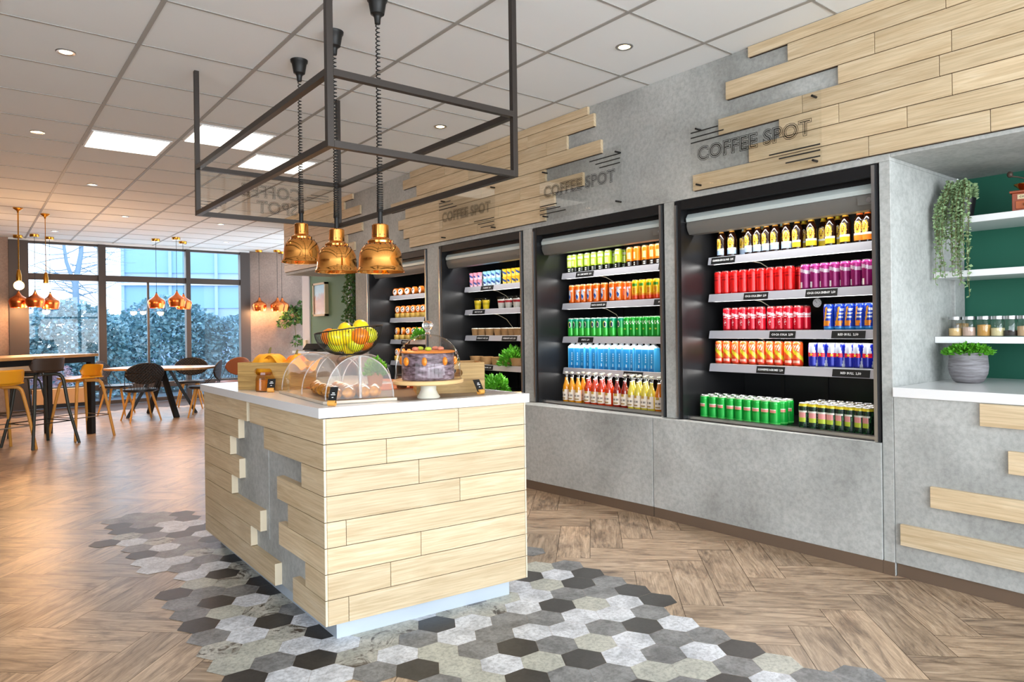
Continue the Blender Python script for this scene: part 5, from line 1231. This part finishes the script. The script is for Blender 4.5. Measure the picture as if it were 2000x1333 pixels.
def chair(label, c, rz, mb=None, gr='black quilted shell chairs'):
    t = thing('shell_chair', label, 'chair', c, rz, gr); mb = mb or M_QUILT
    b = MB(); b.lathe([(.0005, .43), (.20, .425), (.235, .44), (.23, .465), (.0005, .478)], 32); b.build('seat', M_DARK if mb is M_QUILT else mb, t, smooth=50)
    b = MB(); nu, nv = 28, 14
    def bk(u, v):
        a = 2 * math.pi * u; r = v; x = .265 * r * math.cos(a); z = .155 * r * math.sin(a); return (x, .235 - .9 * x * x + .10 * z, .70 + z)
    b.grid(bk, nu, nv); b.build('backrest', mb, t, smooth=80, solid=.022)
    b = MB()
    for k in range(-5, 6):
        x = k * .04; b.tube([(x * 1.15, .235 - .9 * (x * 1.15) ** 2, .60 - 0 + .02 * abs(k) / 5), (x * .9, .225 - .3 * abs(x), .50), (x * .8, .19 - .4 * abs(x), .45)], .003, 6)
    b.tube([(.262, .17, .70), (.25, .12, .60), (.22, .02, .50), (.215, .0, .455)], .005, 6); b.tube([(-.262, .17, .70), (-.25, .12, .60), (-.22, .02, .50), (-.215, .0, .455)], .005, 6); b.build('wire_frame', M_DARK, t)
    for sx in (-1, 1):
        for sy in (-1, 1): b = MB(); b.tube([(sx * .11, sy * .11, .43), (sx * .21, sy * .20, 0)], [.019, .011], 12); b.build('leg', M_YLEG, t, smooth=50)
    return t
chair('black quilted chair with its back to us, near left of the low table', (1.98, 11.30, 0), R(188))
chair('black quilted chair at the far left end of the low table', (1.83, 12.42, 0), R(62))
chair('black quilted chair behind the low table, before the right window post', (2.95, 12.55, 0), R(-20))
chair('black quilted chair at the right end of the low table', (2.84, 11.22, 0), R(-112))
chair('brown leather-look chair at the window behind the left crate', (3.42, 11.9, 0), R(-60), mat('brown_shell', (.52, .30, .19), .5), 'brown chairs')
# ================================================================== WHITE COUNTER, NICHE SHELVES AT THE RIGHT
ZC0, ZC1 = .908, .957
ct = thing('wall_counter', 'grey concrete-look wall counter with a few oak planks, at the right', 'counter', (XF, -.7, 0))
TC = Matrix.Translation((-XF, .7, 0))
def nb(): b = MB(); b.x = TC; return b
b = nb(); b.box((XF, -3.0, .068), (4.60, Y1 - .002, ZC0)); b.build('cabinet', M_CONC, ct, bevel=.002)
b = nb(); b.box((XF + .012, -3.0, 0), (4.5, Y1 - .004, .068)); b.build('plinth', M_BRONZE, ct)
for z0, z1, y in ((.802, .905, 1.134), (.598, .700, 1.026), (.385, .486, 1.346), (.170, .274, 1.484)):
    b = nb(); b.box((XF - .022, -2.9, z0), (XF, y, z1), 0, (random.random(), random.random(), .5, 1), 'y'); b.build('plank', M_OAK, ct, bevel=.0015)
b = MB(); b.box((XF - .012, -3.0, ZC0 + .0005), (4.618, Y1 - .002, ZC1)); o = b.build('worktop', M_WHITE, bevel=.003); tag(o, 'long white worktop on the wall counter in the green niche', 'worktop')
for i, (z, lb) in enumerate(((1.812, 'top white shelf in the green niche, carries the trailing plant and coffee grinder'), (1.525, 'middle white shelf in the green niche, empty'), (1.168, 'lowest white shelf in the green niche, carries a row of jars'))):
    b = MB(); b.box((4.19, -3.0, z), (4.618, Y1 - .002, z + .035)); o = b.build('wall_shelf', M_WHITE, bevel=.002); tag(o, lb, 'shelf', 'white shelves in the green niche')
ZJ = 1.2035
for i, (px, lb, c, fh) in enumerate(((1866, 'sand', (.86, .72, .50), .5), (1893, 'pinkish powder', (.80, .68, .62), .55), (1922, 'golden grain', (.78, .58, .28), .7), (1949, 'cream nuts', (.86, .80, .62), .5), (1974, 'dark beans', (.16, .12, .10), .35), (2001, 'beige flakes', (.80, .66, .52), .6))):
    y = atx(px, 645, 4.29).y; t = thing('spice_jar', 'lidded glass jar of %s on the lowest niche shelf, %s from the left' % (lb, ORD[i]), 'jar', (4.29, y, ZJ), 0, 'jars on the lowest niche shelf')
    b = MB(); b.lathe([(.0005, .001), (.031, .001), (.033, .006), (.033, .085), (.029, .092)], 26); b.build('glass', M_BCLEAR, t, smooth=50); b = MB(); b.lathe([(.0005, .003), (.0305, .003), (.0305, .088 * fh), (.0005, .088 * fh + .003)], 22); b.build('contents', mat('jar_' + str(i), c, .85), t, smooth=40)
    b = MB(); b.lathe([(.0005, .091), (.032, .091), (.032, .108), (.0005, .109)], 26); b.build('lid', M_STEEL, t, smooth=40)
y = atx(1877, 645, 4.40).y; t = thing('spice_jar', 'lidded glass jar of golden grain standing behind the first two jars', 'jar', (4.42, y, ZJ)); b = MB(); b.lathe([(.0005, .001), (.031, .001), (.033, .006), (.033, .085), (.029, .092)], 26); b.build('glass', M_BCLEAR, t, smooth=50); b = MB(); b.lathe([(.0005, .003), (.0305, .003), (.0305, .07), (.0005, .073)], 22); b.build('contents', mat('jar_2', (.7, .5, .2)), t, smooth=40); b = MB(); b.lathe([(.0005, .091), (.032, .091), (.032, .108), (.0005, .109)], 26); b.build('lid', M_STEEL, t, smooth=40)
# potted plant on the counter
pc = Vector((4.19, 1.355, ZC1)); t = thing('potted_plant', 'low bright green plant in a round grey stone pot on the white counter', 'plant', pc)
b = MB(); b.lathe([(.0005, .0), (.055, .0), (.070, .010), (.088, .05), (.092, .085), (.087, .150), (.088, .162), (.080, .162), (.080, .140), (.0005, .140)], 40); mg = M_GREYPOT; v2 = objco(mg, (1, 1, 9)); L(mg, ramp(mg, noise(mg, v2, 8, 5), [(.4, (.42, .40, .41)), (.65, (.56, .55, .56))]), mg.node_tree.nodes['Principled BSDF'].inputs['Base Color']); b.build('pot', mg, t, smooth=50)
o = leaves(900, .115, .055, .022, 12).build('foliage', M_LEAF, t); o.location = (0, 0, .150)
# trailing plant
hp = Vector((4.30, 1.405, 1.8475)); t = thing('trailing_plant', 'grey-green trailing plant spilling from the top niche shelf at its left end', 'plant', hp)
b = MB(); b.lathe([(.0005, 0), (.045, 0), (.062, .11), (.056, .112), (.0005, .10)], 26); b.build('pot', M_DARK, t, smooth=40)
rnd = random.Random(5); st = MB(); lf = MB()
def leafquad(b, p, d, s, rnd):
    d = d.normalized(); w = d.orthogonal().normalized(); w.rotate(Matrix.Rotation(rnd.uniform(0, 6.28), 3, d)); m = p + d * s * .5; nn = d.cross(w) * s * .1
    b.add([p, m + w * s * .38 + nn, p + d * s, m - w * s * .38 + nn, m - nn], [(0, 1, 4), (1, 2, 4), (2, 3, 4), (3, 0, 4)])
for k in range(34):
    a = rnd.uniform(math.pi * .55, math.pi * 1.45); r0 = rnd.uniform(.03, .05); x = -.13 - rnd.uniform(0, .05); y = -.08 + .16 * rnd.random(); dl = rnd.choice([.18, .25, .34, .40, .44]) if y > -.03 else rnd.choice([.3, .46, .52, .2])
    pts = [Vector((r0 * math.cos(a), y * .4, .10)), Vector((x * .5, y * .7, .17 + rnd.uniform(0, .04))), Vector((x, y, .06)), Vector((x - .005, y + .004, .06 - dl * .5)), Vector((x + rnd.uniform(-.01, .01), y + rnd.uniform(-.012, .012), .06 - dl))]
    sm = []
    for i in range(4):
        for f in range(8): sm.append(pts[i].lerp(pts[i + 1], f / 8))
    st.tube(sm, .0012, 4, cap=False)
    for i, p in enumerate(sm):
        for _ in range(2): leafquad(lf, p, Vector((rnd.uniform(-1, 1), rnd.uniform(-1, 1), rnd.uniform(-.7, .5))), rnd.uniform(.013, .024), rnd)
for _ in range(160): a = rnd.uniform(0, 6.28); leafquad(lf, Vector((.05 * math.cos(a), .05 * math.sin(a), .11 + rnd.uniform(0, .07))), Vector((math.cos(a), math.sin(a), rnd.uniform(-.2, 1))), .026, rnd)
st.build('stems', M_STEM, t); lf.build('foliage', M_LEAF2, t)
# coffee grinder
g = atx(1987, 413, 4.32); t = thing('coffee_grinder', 'wooden hand coffee grinder with copper bowl on the top niche shelf', 'coffee grinder', (4.36, g.y - .03, 1.8475), .15)
M_GR = mat('grinder_wood', (.60, .27, .13), .35, coat=.4)
b = MB(); b.box((-.065, -.065, 0), (.065, .065, .012)); b.box((-.056, -.056, .012), (.056, .056, .105)); b.box((-.066, -.066, .105), (.066, .066, .117)); b.build('box', M_GR, t, bevel=.003)
b = MB(); b.box((-.0615, -.04, .022), (-.0562, .04, .062)); dr = b.build('drawer', mat('grinder_wood2', (.72, .36, .17), .35), t, bevel=.002); b = MB(); b.ball((-.068, 0, .042), .008, 12); b.build('knob', M_BRASS, dr, smooth=60)
b = MB(); b.box((-.058, -.032, .072), (-.0562, .032, .096)); e = b.build('plate', mat('cream_plate', (.84, .76, .60), .5), t); b = MB(); vs, fs = text_mesh('COFFEE', .014, res=1, offset=.0004); b.add([(-.0585, -x, .084 + y) for x, y, _ in vs], fs); b.build('plate_lettering', M_TEXT, e)
b = MB(); b.lathe([(.02, .117), (.024, .124), (.052, .150), (.056, .156), (.052, .156), (.02, .128)], 30); b.build('bowl', M_COPPER, t, smooth=50)
b = MB(); b.tube([(0, 0, .12), (0, 0, .185)], .005, 10); b.tube([(0, 0, .183), (-.03, .03, .192), (-.06, .06, .196)], .004, 8); b.ball((0, 0, .19), .010, 12); b.ball((-.062, .062, .205), .014, 12, 0, (1, 1, 1.2)); b.build('crank', M_DSEAT, t, smooth=60)

# ================================================================== BY THE SAGE WALL
p = aty(629, 586, 0.0001) if False else None
ya, yb = YX(617.5, 586, 4.35), YX(642, 586, 4.35); za, zb_ = atx(630, 553, 4.35).z, atx(630, 618, 4.35).z
t = thing('framed_picture', 'framed sky and rock picture on the sage green wall', 'picture', (4.35, (ya + yb) / 2, zb_))
dy = (ya - yb) / 2; hz = za - zb_
b = MB()
for a_, c in (((-.06, -dy, 0), (-.001, -dy + .03, hz)), ((-.06, dy - .03, 0), (-.001, dy, hz)), ((-.06, -dy, 0), (-.001, dy, .03)), ((-.06, -dy, hz - .03), (-.001, dy, hz))): b.box(a_, c)
b.build('frame', mat('pale_wood_frame', (.86, .78, .62), .5), t)
mp_ = mat('picture_print', (.6, .75, .85), .35); v = objco(mp_); sp_ = N(mp_, 'ShaderNodeSeparateXYZ'); L(mp_, v, sp_.inputs[0]); ad = N(mp_, 'ShaderNodeMath', operation='MULTIPLY_ADD'); L(mp_, noise(mp_, v, 4, 6), ad.inputs[0]); ad.inputs[1].default_value = .35; L(mp_, sp_.outputs['Z'], ad.inputs[2])
L(mp_, ramp(mp_, ad.outputs[0], [(.16, (.66, .76, .86)), (.28, (.62, .46, .44)), (.44, (.70, .52, .50)), (.5, (.66, .82, .92)), (.8, (.50, .74, .90))]), mp_.node_tree.nodes['Principled BSDF'].inputs['Base Color'])
b = MB(); b.box((-.045, -dy + .03, .03), (-.04, dy - .03, hz - .03)); b.build('print', mp_, t)
# ivy hanging in the gap beside the leftmost fridge
def ivy(name, label, c, w, h, n, m, seed, size=.05, dens=26, thick=.10):
    rnd = random.Random(seed); t = thing(name, label, 'plant', c); st = MB(); lf = MB()
    for k in range(n):
        x = rnd.uniform(-w / 2, w / 2); y = rnd.uniform(-thick / 2, thick / 2); dl = h * rnd.uniform(.6, 1); pts = [Vector((x + .03 * math.sin(i * .8 + k), y + .02 * math.cos(i + k), -dl * i / 14)) for i in range(15)]
        st.tube(pts, .003, 4, cap=False)
        for p in pts:
            for _ in range(dens // 10): leafquad(lf, p, Vector((rnd.uniform(-1, 1), rnd.uniform(-1, 1), rnd.uniform(-.8, .4))), size * rnd.uniform(.6, 1.2), rnd)
    st.build('stems', M_STEM, t); lf.build('foliage', m, t); return t
p = C = EYE + ray(685, 560) * 8.35; i1 = ivy('hanging_ivy', 'strip of dark ivy hanging between the sage wall and the leftmost fridge', (p.x, p.y, ZS - .06), .16, .85, 9, M_LEAF3, 3, .05, 30)
b = MB(); b.box((-.14, -.08, .0), (.14, .08, .055)); b.build('planter', M_DSEAT, i1)
# foliage on the brown wall
p = aty(573, 618, 14.16); t = thing('wall_plant', 'broad-leaved green plant trained on the brown wall by the sage wall', 'plant', (p.x, 14.20, p.z)); lf = MB(); rnd = random.Random(8); st = MB()
for cx, cz, r, n in ((-.05, .02, .20, 260), (.22, .0, .17, 160), (-.22, -.12, .12, 70), (.16, .18, .12, 60), (.06, -.52, .10, 50), (.28, .5, .06, 20)):
    for _ in range(n):
        a, q = rnd.uniform(0, 6.28), r * rnd.random() ** .5; leafquad(lf, Vector((cx + q * math.cos(a), -rnd.uniform(.02, .2), cz + q * math.sin(a) * .8)), Vector((math.cos(a), rnd.uniform(-1, 0), math.sin(a))), rnd.uniform(.05, .1), rnd)
for a_, c in (((-.05, .0), (.22, 0)), ((-.05, 0), (-.22, -.12)), ((0, 0), (.06, -.52)), ((.2, 0), (.28, .5))): st.tube([(a_[0], -.03, a_[1]), ((a_[0] + c[0]) / 2, -.05, (a_[1] + c[1]) / 2 + .03), (c[0], -.04, c[1])], .006, 6)
st.tube([(0, .095, 0), (0, -.04, 0)], .01, 6)
st.build('stems', M_STEM, t); lf.build('foliage', M_LEAF3, t)
# till counter at the far end with a black screen
b = MB(); b.box((3.70, 8.15, 0), (4.32, 9.75, .965)); b.box((3.68, 8.13, .9655), (4.32, 9.77, 1.0), 1); o = b.build('till_counter', [M_CONC, M_WHITE]); tag(o, 'grey till counter under the end of the plank bulkhead', 'counter')
q = EYE + ray(616, 690) * 9.55; t = thing('till_screen', 'black till screen tilted back at the far end behind the fruit bowl', 'till', (max(3.76, q.x), q.y, 1.0005), R(-50))
b = MB(); b.box((-.12, -.08, 0), (.12, .08, .012)); b.box((-.02, -.01, .012), (.02, .02, .05)); b.build('stand', M_DARK, t); b = MB(); b.add([(-.16, -.06, .03), (.16, -.06, .03), (.16, .05, .105), (-.16, .05, .105), (-.16, -.055, .018), (.16, -.055, .018), (.16, .06, .095), (-.16, .06, .095)], [(0, 1, 2, 3), (7, 6, 5, 4), (0, 4, 5, 1), (2, 6, 7, 3), (1, 5, 6, 2), (3, 7, 4, 0)]); b.build('screen', M_DARK, t)
p = atx(600, 673, 4.34); b = MB(); b.box((-.03, -.05, -.07), (.008, .05, .07)); o = b.build('switch_box', M_CREAM, bevel=.004); o.location = (4.325, YX(600, 673, 4.34), p.z); tag(o, 'small cream switch box on the white board edge left of the sage wall', 'switch')

# ================================================================== OUTSIDE THE WINDOWS
b = MB(); b.box((-14, 14.6, -.3), (30, 60, -.08)); struct(b.build('ground', mat('outside_ground', (.45, .5, .52), .9)))
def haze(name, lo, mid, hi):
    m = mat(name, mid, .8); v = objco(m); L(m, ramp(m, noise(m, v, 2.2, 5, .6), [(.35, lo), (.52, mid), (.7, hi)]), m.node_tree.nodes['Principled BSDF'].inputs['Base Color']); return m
M_HED = haze('hedge_leaf', (.36, .56, .60), (.58, .76, .80), (.80, .92, .95)); M_HED2 = haze('hedge_leaf2', (.52, .46, .52), (.74, .66, .72), (.88, .84, .90)); M_TRK = mat('bark_pale', (.56, .66, .74), .9)  # leaf tones paled and blued: outdoor haze and brightness put into the colour
def hedge(label, x0, x1, y, z, n, m, seed, ls=1):
    rnd = random.Random(seed); t = thing('hedge', label, 'hedge', ((x0 + x1) / 2, y, -.08)); lf = MB(); w = (x1 - x0) / 2; st = MB()
    for _ in range(n):
        x = rnd.uniform(-w, w); zz = rnd.uniform(0, 1) ** .8 * z * (.88 + .12 * math.sin(x * 2.3 + seed)); leafquad(lf, Vector((x, rnd.uniform(-.55, .5) * (1 - .3 * zz / z), zz)), Vector((rnd.uniform(-1, 1), rnd.uniform(-1, .3), rnd.uniform(-.4, 1))), rnd.uniform(.10, .24) * ls, rnd)
    for k in range(int(w * 4)): x = -w + .2 + k * .5; st.tube([(x, 0, 0), (x + .1, .05, z * .7)], .03, 6)
    st.build('stems', M_TRK, t); lf.build('foliage', m, t)
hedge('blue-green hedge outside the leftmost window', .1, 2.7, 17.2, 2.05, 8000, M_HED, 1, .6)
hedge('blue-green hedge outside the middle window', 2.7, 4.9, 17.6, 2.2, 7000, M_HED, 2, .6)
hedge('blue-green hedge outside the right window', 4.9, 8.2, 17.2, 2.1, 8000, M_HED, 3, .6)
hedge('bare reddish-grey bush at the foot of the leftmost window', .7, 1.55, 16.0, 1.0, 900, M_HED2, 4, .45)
# tree with a forked trunk behind the first hedge
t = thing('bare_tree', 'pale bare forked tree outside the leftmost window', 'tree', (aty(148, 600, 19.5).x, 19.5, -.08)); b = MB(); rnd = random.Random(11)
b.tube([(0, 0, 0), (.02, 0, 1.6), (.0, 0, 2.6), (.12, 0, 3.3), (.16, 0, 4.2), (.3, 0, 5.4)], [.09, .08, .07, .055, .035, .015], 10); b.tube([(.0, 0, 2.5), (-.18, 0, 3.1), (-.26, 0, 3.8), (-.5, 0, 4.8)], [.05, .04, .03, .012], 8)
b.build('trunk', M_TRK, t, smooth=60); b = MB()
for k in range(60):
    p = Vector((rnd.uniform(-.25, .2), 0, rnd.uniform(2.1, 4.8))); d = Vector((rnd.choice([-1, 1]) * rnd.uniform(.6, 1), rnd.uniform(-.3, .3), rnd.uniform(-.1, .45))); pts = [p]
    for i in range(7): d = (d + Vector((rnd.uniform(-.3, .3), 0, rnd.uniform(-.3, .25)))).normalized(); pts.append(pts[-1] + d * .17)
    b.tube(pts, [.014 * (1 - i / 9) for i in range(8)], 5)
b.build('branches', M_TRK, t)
# office building
t = thing('office_building', 'pale blue glazed office building outside the right windows', 'building', (4.2, 27, -.1), R(-24))
M_FAC = mat('facade_pale', (.70, .80, .90), .6); M_FAC2 = mat('facade_glass', (.60, .78, .92), .3); M_FAC3 = mat('facade_white', (.93, .96, 1), .6)
b = MB(); b.box((0, 0, 0), (26, 8, 6.6)); b.build('wall', M_FAC, t)
for k in range(5): b = MB(); b.box((0, -.05, 1.0 + k * 1.25), (26, 0, 1.85 + k * 1.25)); b.build('window', M_FAC2, t)
b = MB()
for k in range(18): b.box((k * 1.5, -.14, 0), (k * 1.5 + .1, -.05, 6.6))
b.build('mullion', M_FAC, t)
b = MB(); b.box((-.2, -.3, 6.6), (26.2, 8.2, 6.85)); b.box((-.1, -.2, 3.05), (26.1, -.05, 3.2)); b.build('cornice', M_FAC3, t)
print('objects', len(bpy.data.objects), 'faces', sum(len(m.polygons) for m in bpy.data.meshes))
